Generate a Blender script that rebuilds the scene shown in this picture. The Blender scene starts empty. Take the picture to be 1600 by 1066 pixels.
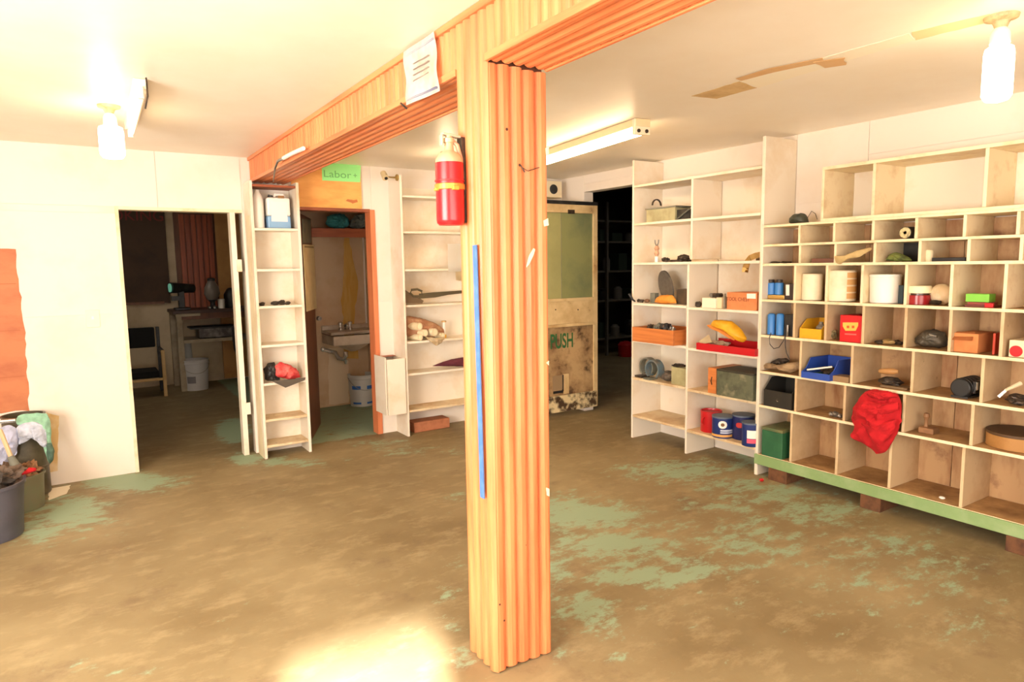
import bpy, bmesh, math, random
from mathutils import Vector, Matrix, noise
random.seed(7)
S = bpy.context.scene
COL = S.collection
# ------------------------------------------------------------------ camera
FPX, YAW, PITCH, ROLL, HC = 1041.73, -0.5721, -0.1134, -0.0153, 1.57
cy, sy, cp, sp = math.cos(YAW), math.sin(YAW), math.cos(PITCH), math.sin(PITCH)
FW = Vector((-sy*cp, cy*cp, sp)); RT = Vector((cy, sy, 0)); UP = RT.cross(FW)
RT, UP = math.cos(ROLL)*RT + math.sin(ROLL)*UP, -math.sin(ROLL)*RT + math.cos(ROLL)*UP
CAM = Vector((0, 0, HC))
cd = bpy.data.cameras.new('camera'); co = bpy.data.objects.new('camera', cd); COL.objects.link(co)
cd.sensor_width = 36; cd.lens = FPX/1600*36; cd.clip_start = .05
mx = Matrix((RT, UP, -FW)).transposed().to_4x4(); mx.translation = CAM; co.matrix_world = mx
S.camera = co
# ------------------------------------------------------------------ light + exposure
S.view_settings.view_transform = 'Standard'; S.view_settings.look = 'None'
S.view_settings.gamma = 1; S.view_settings.use_curve_mapping = False
S.view_settings.exposure = 0.15
W = bpy.data.worlds.new('sky'); S.world = W; W.use_nodes = True
W.node_tree.nodes['Background'].inputs[0].default_value = (.75, .87, 1, 1)
W.node_tree.nodes['Background'].inputs[1].default_value = 1.2
def light(kind, name, loc, aim, energy, color, **k):
    l = bpy.data.lights.new(name, kind); o = bpy.data.objects.new(name, l); COL.objects.link(o)
    o.location = loc; o.rotation_euler = (Vector(aim)-Vector(loc)).to_track_quat('-Z', 'Y').to_euler()
    l.energy = energy; l.color = color
    for a, b in k.items(): setattr(l, a, b)
    return o
SUN_TO = Vector((.74, 2.12, 0)); SUN_FROM = Vector((-.85, -1.85, 1.62))
light('SUN', 'sun', SUN_FROM, SUN_TO, 60, (1, .96, .94), angle=math.radians(2))
# side window daylight, plus a broad lamp added before the solid front wall
light('AREA', 'front_daylight', (.9, -1.72, 1.45), (1.1, 3, 2.1), 160, (1, .91, .82), shape='RECTANGLE', size=3.6, size_y=1.7)
light('AREA', 'side_window_daylight', (-2.12, 1.4, 1.5), (1, 2.8, 2.4), 262, (1, .915, .83), shape='RECTANGLE', size=2.2, size_y=1.3)
# ------------------------------------------------------------------ pixel rays -> points on real planes
def ray(u, v): return FW + (u-800)/FPX*RT - (v-533)/FPX*UP
def PX(u, v, x): d = ray(u, v); return CAM + d*(x/d.x)
def PY(u, v, y): d = ray(u, v); return CAM + d*(y/d.y)
def PZ(u, v, z=0): d = ray(u, v); return CAM + d*((z-HC)/d.z)
def PP(u, v, p, n): d = ray(u, v); return CAM + d*((Vector(p)-CAM).dot(n)/d.dot(n))
def mpp(p): return (Vector(p)-CAM).dot(FW)/FPX      # metres per pixel at a point
# ------------------------------------------------------------------ materials
def lin(c):
    return tuple((x/12.92 if x <= .04045 else ((x+.055)/1.055)**2.4) for x in [k/255 for k in c]) + (1,)
MC = {}
def mat(name, c, rough=.6, metal=0, c2=None, sc=6, lo=.45, hi=.7, stretch=(1, 1, 1), bump=0, c3=None, sc3=2, lo3=.5, hi3=.62, var=0, emit=0, spec=.5, alpha=1, trans=0, det=6):
    if name in MC: return MC[name]
    m = bpy.data.materials.new(name); m.use_nodes = True; nt = m.node_tree; N = nt.nodes; L = nt.links
    b = N['Principled BSDF']; b.inputs['Roughness'].default_value = rough; b.inputs['Metallic'].default_value = metal
    b.inputs['Specular IOR Level'].default_value = spec
    col = N.new('ShaderNodeRGB'); col.outputs[0].default_value = lin(c); out = col.outputs[0]
    tc = N.new('ShaderNodeTexCoord'); mp = N.new('ShaderNodeMapping'); mp.inputs['Scale'].default_value = stretch
    oi = N.new('ShaderNodeObjectInfo'); mu = N.new('ShaderNodeVectorMath'); mu.operation = 'SCALE'
    cx = N.new('ShaderNodeCombineXYZ'); L.new(oi.outputs['Random'], cx.inputs[0]); L.new(oi.outputs['Random'], cx.inputs[1]); L.new(oi.outputs['Random'], cx.inputs[2])
    L.new(cx.outputs[0], mu.inputs[0]); mu.inputs['Scale'].default_value = 17
    ad = N.new('ShaderNodeVectorMath'); ad.operation = 'ADD'
    L.new(tc.outputs['Object'], ad.inputs[0]); L.new(mu.outputs[0], ad.inputs[1]); L.new(ad.outputs[0], mp.inputs[0])
    def layer(out, c2, sc, lo, hi, detail, mpn):
        n = N.new('ShaderNodeTexNoise'); n.inputs['Scale'].default_value = sc; n.inputs['Detail'].default_value = detail
        n.inputs['Roughness'].default_value = .62; L.new(mpn, n.inputs['Vector'])
        r = N.new('ShaderNodeMapRange'); r.inputs[1].default_value = lo; r.inputs[2].default_value = hi; L.new(n.outputs[0], r.inputs[0])
        x = N.new('ShaderNodeMix'); x.data_type = 'RGBA'; L.new(r.outputs[0], x.inputs[0]); L.new(out, x.inputs[6]); x.inputs[7].default_value = lin(c2)
        return x.outputs[2], n
    n = None
    if c2: out, n = layer(out, c2, sc, lo, hi, det, mp.outputs[0])
    if c3: out, _ = layer(out, c3, sc3, lo3, hi3, 8, ad.outputs[0])
    if var:
        h = N.new('ShaderNodeHueSaturation'); r = N.new('ShaderNodeMapRange'); r.inputs[3].default_value = 1-var; r.inputs[4].default_value = 1+var
        L.new(oi.outputs['Random'], r.inputs[0]); L.new(r.outputs[0], h.inputs['Value']); L.new(out, h.inputs['Color']); out = h.outputs[0]
    L.new(out, b.inputs['Base Color'])
    if bump and n:
        bp = N.new('ShaderNodeBump'); bp.inputs['Strength'].default_value = bump; bp.inputs['Distance'].default_value = .01
        L.new(n.outputs[0], bp.inputs['Height']); L.new(bp.outputs[0], b.inputs['Normal'])
    if emit:
        b.inputs['Emission Color'].default_value = lin(c); b.inputs['Emission Strength'].default_value = emit
    if trans: b.inputs['Transmission Weight'].default_value = trans
    if alpha < 1: b.inputs['Alpha'].default_value = alpha
    MC[name] = m; return m
WALL = mat('white wall paint', (232, 221, 207), .6, c2=(222, 206, 184), sc=1.3, lo=.52, hi=.8, c3=(190, 150, 100), sc3=9, lo3=.74, hi3=.82)
CEIL = mat('ceiling paint', (246, 238, 222), .42, c2=(236, 222, 198), sc=.7, lo=.4, hi=.75)
SHELF = mat('white shelf paint', (234, 223, 204), .55, c2=(212, 184, 140), sc=2.2, lo=.5, hi=.82, c3=(150, 105, 62), sc3=12, lo3=.72, hi3=.82, bump=.08)
SHELFT = mat('worn shelf top', (226, 206, 168), .6, c2=(176, 134, 84), sc=5, lo=.4, hi=.75, c3=(120, 82, 48), sc3=14, lo3=.62, hi3=.8)
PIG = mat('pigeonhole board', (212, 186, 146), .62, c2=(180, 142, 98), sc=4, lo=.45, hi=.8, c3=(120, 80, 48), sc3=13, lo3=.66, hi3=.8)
PIGE = mat('pigeonhole edge', (238, 220, 182), .6, c2=(206, 170, 118), sc=9, lo=.5, hi=.85)
PIGB = mat('stained shaded back panel', (190, 152, 108), .7, c2=(146, 94, 56), sc=3, lo=.45, hi=.72, stretch=(1, 2.6, .8), c3=(112, 62, 40), sc3=5, lo3=.6, hi3=.78)  # brown stains, with recess shading also put into the colour
PIGT = mat('grimy shelf surface', (186, 148, 98), .65, c2=(120, 82, 46), sc=5, lo=.4, hi=.72)
def wood(name, axis, c=(226, 140, 88), c2=(196, 100, 56), var=.07, sc=9):
    st = {'z': (3, 3, .16), 'y': (3, .16, 3), 'x': (.16, 3, 3)}[axis]
    return mat(name, c, .42, c2=c2, sc=sc, lo=.42, hi=.72, stretch=st, c3=(150, 68, 34), sc3=11, lo3=.77, hi3=.82, var=var)
PINEZ = wood('varnished pine vertical', 'z'); PINEY = wood('varnished pine lengthwise', 'y')
PLY = mat('orange plywood', (240, 176, 96), .55, c2=(222, 146, 70), sc=4, lo=.4, hi=.75, stretch=(1, 1, 3))
BROWN = mat('dark brown door veneer', (112, 66, 38), .5, c2=(84, 46, 26), sc=6, stretch=(3, 3, .3))
BWOOD = mat('reddish brown wood', (158, 82, 46), .5, c2=(120, 58, 34), sc=6, stretch=(.3, 3, 3))
GREENP = mat('green painted timber', (132, 160, 104), .55, c2=(150, 172, 122), sc=8, c3=(96, 104, 66), sc3=6, lo3=.66, hi3=.76)
BLOCK = mat('dark timber block', (110, 72, 44), .8, c2=(78, 48, 30), sc=14)
BLACK = mat('black plastic', (28, 27, 27), .45, c2=(52, 50, 48), sc=12)
DARK = mat('dark greasy metal', (58, 50, 44), .5, .5, c2=(98, 80, 62), sc=30, lo=.45, hi=.7)
STEEL = mat('dull steel', (160, 156, 148), .35, .8, c2=(110, 104, 96), sc=20)
CHROME = mat('chrome', (225, 225, 222), .22, .75)
WHITEP = mat('white plastic', (240, 236, 226), .4)
RED = mat('red enamel', (190, 26, 34), .3)
REDC = mat('red cloth', (190, 18, 28), .9, c2=(160, 10, 20), sc=8)
BLUE = mat('blue enamel', (30, 50, 110), .35)
BLUEP = mat('blue plastic', (44, 78, 168), .4)
SKYB = mat('sky blue plastic', (60, 128, 200), .4)
YEL = mat('yellow plastic', (226, 170, 34), .45, c2=(206, 146, 24), sc=8)
GREY = mat('grey enamel', (120, 120, 108), .5, c2=(92, 92, 80), sc=8)
CARD = mat('cardboard', (206, 132, 76), .8, c2=(188, 112, 60), sc=6)
CREAM = mat('cream', (230, 214, 178), .6, c2=(214, 192, 150), sc=5)
TEAL = mat('teal cloth', (52, 124, 124), .9, c2=(28, 82, 86), sc=10)
GREEN = mat('green box paint', (38, 92, 60), .5, c2=(52, 106, 68), sc=6)
LIME = mat('lime plastic', (126, 200, 66), .45)
PORC = mat('grimy porcelain', (206, 190, 168), .3, c2=(176, 150, 120), sc=5)
GLOW = mat('lit lamp', (255, 224, 180), .4, emit=22)
# ------------------------------------------------------------------ geometry helpers
class MB:
    def __init__(s): s.b = bmesh.new()
    def box(s, a, c, rot=None, piv=None):
        a, c = Vector(a), Vector(c); m = (a+c)/2; d = c-a
        M = Matrix.Translation(m) @ Matrix.Diagonal((abs(d.x), abs(d.y), abs(d.z), 1))
        if rot: p = Vector(piv) if piv else m; M = Matrix.Translation(p) @ rot.to_4x4() @ Matrix.Translation(-p) @ M
        bmesh.ops.create_cube(s.b, size=1, matrix=M); return s
    def cyl(s, p, q, r, r2=None, n=24, cap=True):
        p, q = Vector(p), Vector(q); d = q-p; r2 = r if r2 is None else r2
        M = Matrix.Translation((p+q)/2) @ d.to_track_quat('Z', 'Y').to_matrix().to_4x4()
        bmesh.ops.create_cone(s.b, cap_ends=cap, segments=n, radius1=r, radius2=r2, depth=d.length, matrix=M); return s
    def sph(s, p, r, sc=(1, 1, 1), n=16):
        bmesh.ops.create_uvsphere(s.b, u_segments=n, v_segments=n//2+2, radius=r, matrix=Matrix.Translation(p) @ Matrix.Diagonal((*sc, 1))); return s
    def lathe(s, c, prof, n=32, ax='z'):
        c = Vector(c); rings = []
        for r, z in prof:
            ring = []
            for i in range(n):
                a = 2*math.pi*i/n; v = (r*math.cos(a), r*math.sin(a), z)
                v = {'z': v, 'x': (v[2], v[0], v[1]), 'y': (v[0], v[2], v[1])}[ax]
                ring.append(s.b.verts.new(c+Vector(v)))
            rings.append(ring)
        for a, b in zip(rings, rings[1:]):
            for i in range(n): s.b.faces.new((a[i], a[(i+1) % n], b[(i+1) % n], b[i]))
        for r in (rings[0], rings[-1]):
            try: s.b.faces.new(r)
            except Exception: pass
        return s
    def tube(s, pts, r, n=8):
        pts = [Vector(p) for p in pts]; rings = []
        for i, p in enumerate(pts):
            d = (pts[min(i+1, len(pts)-1)]-pts[max(i-1, 0)]).normalized()
            q = d.to_track_quat('Z', 'Y')
            rr = r[i] if isinstance(r, (list, tuple)) else r
            rings.append([s.b.verts.new(p+q @ Vector((rr*math.cos(2*math.pi*k/n), rr*math.sin(2*math.pi*k/n), 0))) for k in range(n)])
        for a, b in zip(rings, rings[1:]):
            for i in range(n): s.b.faces.new((a[i], a[(i+1) % n], b[(i+1) % n], b[i]))
        s.b.faces.new(rings[0]); s.b.faces.new(rings[-1]); return s
    def prism(s, pts, off):
        off = Vector(off); a = [s.b.verts.new(Vector(p)) for p in pts]; b = [s.b.verts.new(Vector(p)+off) for p in pts]
        n = len(a); s.b.faces.new(a); s.b.faces.new(b)
        for i in range(n): s.b.faces.new((a[i], a[(i+1) % n], b[(i+1) % n], b[i]))
        return s
    def puff(s, outline, nrm, depth, fold=.01, fs=18, seed=0, rings=9, n=56, c=None):
        nrm = Vector(nrm).normalized(); o = [Vector(p) for p in outline]; c = Vector(c) if c else sum(o, Vector())/len(o)
        # resample outline
        per = []; tot = 0
        for i in range(len(o)): per.append(tot); tot += (o[(i+1) % len(o)]-o[i]).length
        rs = []
        for k in range(n):
            t = tot*k/n; i = max(j for j in range(len(o)) if per[j] <= t); a, b = o[i], o[(i+1) % len(o)]
            rs.append(a+(b-a)*((t-per[i])/max((b-a).length, 1e-6)))
        rs = [(rs[k-1]+2*rs[k]+rs[(k+1) % n])/4 for k in range(n)]
        so = Vector((seed*3.1, seed*1.7, seed))
        for sgn in (1, -.25):
            rr = []
            for j in range(rings+1):
                a = j/(rings)*math.pi/2*.985; ring = []
                for p in rs:
                    q = c+(p-c)*math.cos(a)
                    nz = noise.noise(q*fs+so)+.5*abs(noise.noise(q*fs*2.3+so))*2-.5
                    q = q+nrm*(sgn*depth*math.sin(a)+(fold*nz*min(1, j/2) if sgn > 0 else 0))
                    if j == 0: q += (p-c).normalized()*noise.noise(q*fs*1.5+so)*fold*.8
                    ring.append(s.b.verts.new(q))
                rr.append(ring)
            for x, y in zip(rr, rr[1:]):
                for i in range(n): s.b.faces.new((x[i], x[(i+1) % n], y[(i+1) % n], y[i]))
            s.b.faces.new(rr[-1])
        bmesh.ops.remove_doubles(s.b, verts=s.b.verts, dist=1e-5); return s
    def rock(s, p, r, sc=(1, 1, 1), amp=.3, fs=3, seed=0, sub=3):
        ret = bmesh.ops.create_icosphere(s.b, subdivisions=sub, radius=1)
        for v in ret['verts']:
            k = 1+amp*noise.noise(v.co*fs+Vector((seed*5.3, seed, 0)))
            v.co = Vector((v.co.x*sc[0], v.co.y*sc[1], v.co.z*sc[2]))*r*k+Vector(p)
        return s
    def put(s, name, m, parent=None, loc=None, smooth=False, bevel=0):
        bmesh.ops.recalc_face_normals(s.b, faces=s.b.faces)
        loc = Vector(loc) if loc is not None else (sum((v.co for v in s.b.verts), Vector())/max(1, len(s.b.verts)))
        base = Vector(parent['o']) if parent else Vector()
        bmesh.ops.translate(s.b, verts=s.b.verts, vec=-loc)
        me = bpy.data.meshes.new(name); s.b.to_mesh(me); s.b.free(); me.materials.append(m)
        if smooth:
            for p in me.polygons: p.use_smooth = True
            me.set_sharp_from_angle(angle=math.radians(38))
        o = bpy.data.objects.new(name, me); COL.objects.link(o)
        if parent: o.parent = parent['e']
        o.location = loc-base
        if bevel: b = o.modifiers.new('b', 'BEVEL'); b.width = bevel; b.segments = 2; b.limit_method = 'ANGLE'
        return o
def as_p(o, base=None): return {'e': o, 'o': tuple(base if base is not None else o.location)}
def sub(o, par):      # a part as parent of sub-parts
    return {'e': o, 'o': tuple(Vector(o.location)+Vector(par['o']))}
def thing(name, label, cat, loc, group=None):
    o = bpy.data.objects.new(name, None); COL.objects.link(o); o.location = loc; o.empty_display_size = .1
    o['label'] = label; o['category'] = cat
    if group: o['group'] = group
    return {'e': o, 'o': tuple(loc)}
def tag(o, label, cat, group=None):
    o['label'] = label; o['category'] = cat
    if group: o['group'] = group
    return o
def struct(o): o['kind'] = 'structure'; return o
def patch(name, pts, nrm, m, parent=None, jag=.006, step=.03, th=.0015, off=.0005):
    nrm = Vector(nrm); out = []; pts = [Vector(p) for p in pts]
    for i, a in enumerate(pts):
        b = pts[(i+1) % len(pts)]; k = max(1, int((b-a).length/step)); side = (b-a).normalized().cross(nrm)
        for j in range(k):
            out.append(a+(b-a)*j/k+side*random.uniform(-jag, jag))
    return MB().prism([p+nrm*off for p in out], nrm*th).put(name, m, parent)
def text(s, name, p, right, up, h, m, parent, th=.001, wide=1, shear=0, bold=0):
    cu = bpy.data.curves.new(name, 'FONT'); cu.body = s; cu.size = 1; cu.extrude = .5; cu.align_x = 'CENTER'; cu.align_y = 'CENTER'; cu.shear = shear; cu.offset = bold
    t = bpy.data.objects.new(name, cu); COL.objects.link(t)
    me = bpy.data.meshes.new_from_object(t.evaluated_get(bpy.context.evaluated_depsgraph_get()))
    bpy.data.objects.remove(t)
    right = Vector(right).normalized(); up = Vector(up).normalized(); n = right.cross(up)
    k = h/.72
    M = Matrix((right*k*wide, up*k, n*th)).transposed().to_4x4()
    me.transform(M); me.materials.clear(); me.materials.append(m)
    o = bpy.data.objects.new(name, me); COL.objects.link(o)
    if parent: o.parent = parent['e']; o.location = Vector(p)-Vector(parent['o'])
    else: o.location = p
    return o
XR, YB, ZC = 4.456, 5.88, 2.479
# ================================================================== STRUCTURE
# floor: a fine grid whose point attribute says where old green paint survives
def floor_mesh(x0, x1, y0, y1, st):
    bm = bmesh.new(); nx = int((x1-x0)/st); ny = int((y1-y0)/st); lay = bm.verts.layers.float.new('paint'); lb = bm.verts.layers.float.new('dirt')
    spots = []
    def sp(u, v, ru, rv, k, ang=0):
        p = PZ(u, v); a = PZ(u+ru, v); b = PZ(u, v+rv); spots.append((p.x, p.y, a-p, b-p, k))
    for q in [(930, 805, 70, 22, 1), (885, 800, 45, 32, .9), (960, 850, 95, 20, .95), (875, 880, 40, 45, .55), (1010, 900, 90, 17, 1), (1085, 890, 60, 12, .8), (1150, 850, 60, 18, .75), (915, 955, 45, 30, .85), (960, 985, 30, 25, .5),
              (1140, 790, 90, 14, .6), (1060, 735, 90, 18, .8), (1150, 760, 80, 16, .65), (1280, 800, 80, 22, .7), (1390, 850, 90, 20, .6), (1330, 880, 60, 16, .5), (1420, 920, 60, 18, .5), (1530, 960, 70, 20, .45), (1500, 985, 50, 18, .4), (1480, 890, 80, 22, .5),(1220,770,60,20,.75),
              (200, 752, 70, 14, 1.2), (110, 800, 60, 26, 1), (60, 830, 40, 20, .8), (385, 717, 28, 9, 1.1), (440, 722, 70, 9, .7), (600, 692, 60, 6, .6), (640, 705, 80, 8, .5), (700, 925, 22, 10, .8), (705, 975, 18, 12, .7), (715, 880, 14, 12, .7), (710, 775, 18, 8, .6), (180, 1050, 60, 12, .5), (722, 1030, 20, 18, .7), (870, 1000, 16, 40, .4), (980, 1030, 40, 20, .3), (365, 672, 22, 16, 1.6), (1180, 720, 60, 20, .7), (1000, 860, 160, 70, .5), (1180, 840, 160, 60, .5), (1400, 900, 150, 60, .42)]: sp(*q)
    vs = []
    for j in range(ny+1):
        row = []
        for i in range(nx+1):
            x = x0+i*st; y = y0+j*st; v = bm.verts.new((x, y, 0)); k = 0
            for (px, py, a, b, w) in spots:
                det = a.x*b.y-a.y*b.x; dx, dy = x-px, y-py
                s_ = (dx*b.y-dy*b.x)/det; t_ = (a.x*dy-a.y*dx)/det; r = s_*s_+t_*t_
                if r < 4: k = max(k, w*1.12*math.exp(-r*.7))
            if y > YB+.02 and 1.55 < x < 2.9: k = max(k, .95)
            v[lay] = k; v[lb] = 1 if (y > YB and x < 1.55) or x > XR+.05 else 0
            row.append(v)
        vs.append(row)
    for a, b in zip(vs, vs[1:]):
        for i in range(nx): bm.faces.new((a[i], a[i+1], b[i+1], b[i]))
    bm.normal_update()
    me = bpy.data.meshes.new('floor'); bm.to_mesh(me); bm.free(); return me
fm = floor_mesh(-2.4, 9.6, -2, 10.6, .06); fl = bpy.data.objects.new('floor', fm); COL.objects.link(fl); struct(fl)
m = bpy.data.materials.new('worn concrete'); m.use_nodes = True; nt = m.node_tree; N = nt.nodes; L = nt.links; b = N['Principled BSDF']
tc = N.new('ShaderNodeTexCoord')
def nz(scale, det=8, rough=.6, st=(1, 1, 1)):
    mp = N.new('ShaderNodeMapping'); mp.inputs['Scale'].default_value = st; L.new(tc.outputs['Object'], mp.inputs[0])
    n = N.new('ShaderNodeTexNoise'); n.inputs['Scale'].default_value = scale; n.inputs['Detail'].default_value = det; n.inputs['Roughness'].default_value = rough
    L.new(mp.outputs[0], n.inputs['Vector']); return n.outputs[0]
def mr(i, a, b_, c=0, d=1):
    r = N.new('ShaderNodeMapRange'); r.inputs[1].default_value = a; r.inputs[2].default_value = b_; r.inputs[3].default_value = c; r.inputs[4].default_value = d; L.new(i, r.inputs[0]); return r.outputs[0]
def mixc(f, a, c):
    x = N.new('ShaderNodeMix'); x.data_type = 'RGBA'; L.new(f, x.inputs[0])
    if isinstance(a, tuple): x.inputs[6].default_value = lin(a)
    else: L.new(a, x.inputs[6])
    x.inputs[7].default_value = lin(c); return x.outputs[2]
c = mixc(mr(nz(.9), .35, .65), (152, 136, 100), (124, 106, 72))
c = mixc(mr(nz(4.5, 9, .7, (1, 1.8, 1)), .5, .78), c, (170, 152, 114))
c = mixc(mr(nz(2.2, 9, .7), .56, .76), c, (112, 92, 68))
at = N.new('ShaderNodeAttribute'); at.attribute_name = 'paint'
ma = N.new('ShaderNodeMath'); ma.operation = 'ADD'; L.new(at.outputs['Fac'], ma.inputs[0]); L.new(mr(nz(6, 12, .8, (1, 1.7, 1)), .3, .7, -.85, .75), ma.inputs[1])
c = mixc(mr(ma.outputs[0], .40, .75, 0, .9), c, (148, 172, 142))
c = mixc(mr(nz(16, 4), .72, .8, 0, .5), c, (84, 62, 40))
L.new(c, b.inputs['Base Color']); b.inputs['Roughness'].default_value = .62
bp = N.new('ShaderNodeBump'); bp.inputs['Strength'].default_value = .12; L.new(nz(22), bp.inputs['Height']); L.new(bp.outputs[0], b.inputs['Normal'])
fm.materials.append(m)
# walls: solid core plus painted sheet panels with open joints
def wallpart(name, boxes, m=WALL):
    o = MB()
    for a, c_ in boxes: o.box(a, c_)
    return struct(o.put(name, m, loc=(0, 0, 0)))
DL, DR, DH = .272, 1.165, 2.05       # office doorway
TL, TR, TH = 1.62, 2.285, 2.09       # washroom doorway
wb = wallpart('wall_back', [((-2.3, YB+.008, 0), (DL, YB+.11, ZC)), ((DL, YB+.008, DH), (DR, YB+.11, ZC)), ((DR, YB+.008, 0), (TL, YB+.11, ZC)), ((TL, YB+.008, TH), (TR, YB+.11, ZC)), ((TR, YB+.008, 0), (XR+.1, YB+.11, ZC))])
wbp = as_p(wb, (0, 0, 0))
for (x0, x1, z0, z1) in [(-2.3, -1.02, 0, 1.25), (-2.3, -1.02, 1.253, ZC), (-1.017, DL, 0, 1.25), (-1.017, DL, 1.253, 2.0), (-1.017, .55, 2.053, ZC), (DL-.3, DL, 2.003, 2.05), (-1.017, DL-.303, 2.003, 2.05), (.553, 1.165, 2.053, ZC), (TR, 3.2, 0, 1.25), (TR, 3.2, 1.253, ZC), (3.203, XR, 0, 1.25), (3.203, XR, 1.253, ZC)]:
    MB().box((x0, YB, z0), (x1, YB+.009, z1)).put('wall_panel', WALL, wbp)
RO0, RO1, RH = 4.42, 5.5, 2.31        # opening in the right wall
wr = wallpart('wall_right', [((XR+.006, -2, 0), (XR+.12, RO0, ZC)), ((XR+.006, RO0, RH), (XR+.12, RO1, ZC)), ((XR+.006, RO1, 0), (XR+.12, YB+.1, ZC))])
wrp = as_p(wr, (0, 0, 0))
for (y0, y1, z0, z1) in [(RO0, RO1, RH, ZC-.09), (RO0, RO1, ZC-.086, ZC), (RO1+.003, YB, 0, ZC), (3.05, RO0, 0, 1.22), (3.05, RO0, 1.223, ZC), (2.52, 3.047, 0, 1.22), (2.52, 3.047, 1.223, 1.98), (2.52, 3.047, 1.983, ZC), (-.2, 2.517, 0, 1.22), (-.2, 2.517, 1.223, 2.26), (-.2, 2.517, 2.264, ZC), (-2, -.203, 0, 1.22), (-2, -.203, 1.223, ZC)]:
    MB().box((XR, y0, z0), (XR+.007, y1, z1)).put('wall_panel', WALL, wrp)
wallpart('wall_left', [((-2.3, -1.8, 0), (-2.2, .2, ZC)), ((-2.3, 2.6, 0), (-2.2, YB+.1, ZC)), ((-2.3, .2, 0), (-2.2, 2.6, .8)), ((-2.3, .2, 2.2), (-2.2, 2.6, ZC))])
wallpart('wall_sunblock', [((-4.2, -5.2, 0), (-4, 8, 6.5))])  # unseen wall, added to keep sun out of the side window
# front wall, solid but for a window sized to shape the sun patch
wx0, wx1, wt = -1.25, -.50, 1.84
wallpart('wall_front', [((-2.3, -1.9, 0), (wx0, -1.8, ZC)), ((wx0, -1.9, wt), (wx1, -1.8, ZC)), ((wx0, -1.9, 0), (wx1, -1.8, 1.0)), ((wx1, -1.9, 0), (XR+.1, -1.8, ZC))])
w1 = struct(MB().box((wx0, -1.88, 1.0), (wx0+.04, -1.82, wt)).box((wx1-.04, -1.88, 1.0), (wx1, -1.82, wt)).box((wx0, -1.88, 1.0), (wx1, -1.82, 1.04)).box((wx0, -1.88, wt-.04), (wx1, -1.82, wt)).put('window_1', WALL))
w2 = struct(MB().box((-2.28, .2, .8), (-2.22, 2.6, .84)).box((-2.28, .2, 2.16), (-2.22, 2.6, 2.2)).box((-2.28, .2, .8), (-2.22, .24, 2.2)).box((-2.28, 2.56, .8), (-2.22, 2.6, 2.2)).box((-2.28, 1.38, .8), (-2.22, 1.42, 2.2)).put('window_2', WALL))
ce = struct(MB().box((-2.3, -1.9, ZC), (XR+.12, YB+.11, ZC+.1)).put('ceiling', CEIL, loc=(0, 0, 0))); cep = as_p(ce, (0, 0, 0))
# ceiling scars where an old fixture was removed
TAN = mat('bare ceiling strip', (216, 186, 132), .7, c2=(192, 156, 104), sc=9)
STAIN = mat('brown stain', (216, 176, 126), .7, c2=(214, 170, 116), sc=12)
PWH = mat('patch of white paint', (246, 236, 212), .6)
dn = (0, 0, -1)
patch('bare_strip', [PZ(1080, 150, ZC), PZ(1120, 154, ZC), PZ(1182, 137, ZC), PZ(1155, 127, ZC)], dn, TAN, cep, .004)
patch('paint_patch', [PZ(1158, 126, ZC), PZ(1185, 137, ZC), PZ(1430, 62, ZC), PZ(1420, 52, ZC)], dn, PWH, cep, .004)
patch('stain', [PZ(1270, 95, ZC), PZ(1320, 88, ZC), PZ(1322, 99, ZC), PZ(1290, 104, ZC)], dn, STAIN, cep, .006, off=.005)
patch('stain', [PZ(1150, 122, ZC), PZ(1200, 106, ZC), PZ(1285, 89, ZC), PZ(1288, 95, ZC), PZ(1208, 112, ZC), PZ(1158, 125, ZC)], dn, STAIN, cep, .002, .05, off=.003)
patch('bare_strip', [PZ(1432, 62, ZC), PZ(1425, 50, ZC), PZ(1545, 22, ZC), PZ(1552, 32, ZC)], dn, mat('yellowed strip', (232, 206, 158), .6), cep, .004)
# unpainted orange board area on the back wall
ORP = mat('unpainted orange panel', (192, 116, 70), .6, c2=(172, 94, 54), sc=3, stretch=(1, 1, 2))
patch('bare_panel', [(-1.1, YB, .58), (-1.1, YB, 1.735), (-.365, YB, 1.735), (-.355, YB, 1.1), (-.375, YB, .58)], (0, -1, 0), ORP, wbp, .007, .04)
for z0 in (1.49, 1.16, .83): MB().box((-1.09, YB-.003, z0), (-.38, YB-.0021, z0+.005)).put('panel_joint', mat('panel seam', (168, 92, 52), .7), wbp)  # thin darker seams between the orange boards
TANW = mat('tan scuff', (226, 190, 128), .7, c2=(240, 222, 188), sc=6)
patch('stain', [PY(72, 645, YB), PY(92, 650, YB), PY(90, 735, YB), PY(72, 740, YB)], (0, -1, 0), TANW, wbp, .004, .03)
flp = as_p(fl, (0, 0, 0))
patch('paint_patch', [PZ(72, 765), PZ(112, 758), PZ(104, 772), PZ(76, 782)], (0, 0, 1), PWH, flp, .01, .04)
# door casings
DC = mat('yellowed door casing', (230, 218, 186), .5, c2=(206, 182, 130), sc=6, lo=.5, hi=.8)
struct(MB().box((DL-.012, YB-.008, 0), (DL+.012, YB+.12, DH+.005)).put('trim_1', DC))
struct(MB().box((DL+.012, YB-.008, DH-.02), (DR, YB+.12, DH+.005)).put('trim_2', DC))
t3 = MB().box((1.065, YB-.01, 0), (1.105, YB+.09, DH-.02)).put('trim_3', SHELF); struct(t3)
for z in (.35, 1.55): MB().box((1.095, YB-.018, z), (1.135, YB-.009, z+.1)).put('hinge', SHELF, sub(t3, {'o': (0, 0, 0)}))
struct(MB().box((TR-.02, YB-.01, 0), (TR+.025, YB+.12, TH+.0)).put('trim_4', wood('jamb wood', 'z', (214, 128, 84), (190, 104, 66))))
struct(MB().box((TL, YB-.008, TH-.02), (TR-.02, YB+.12, TH+.005)).put('trim_5', BWOOD))
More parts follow.
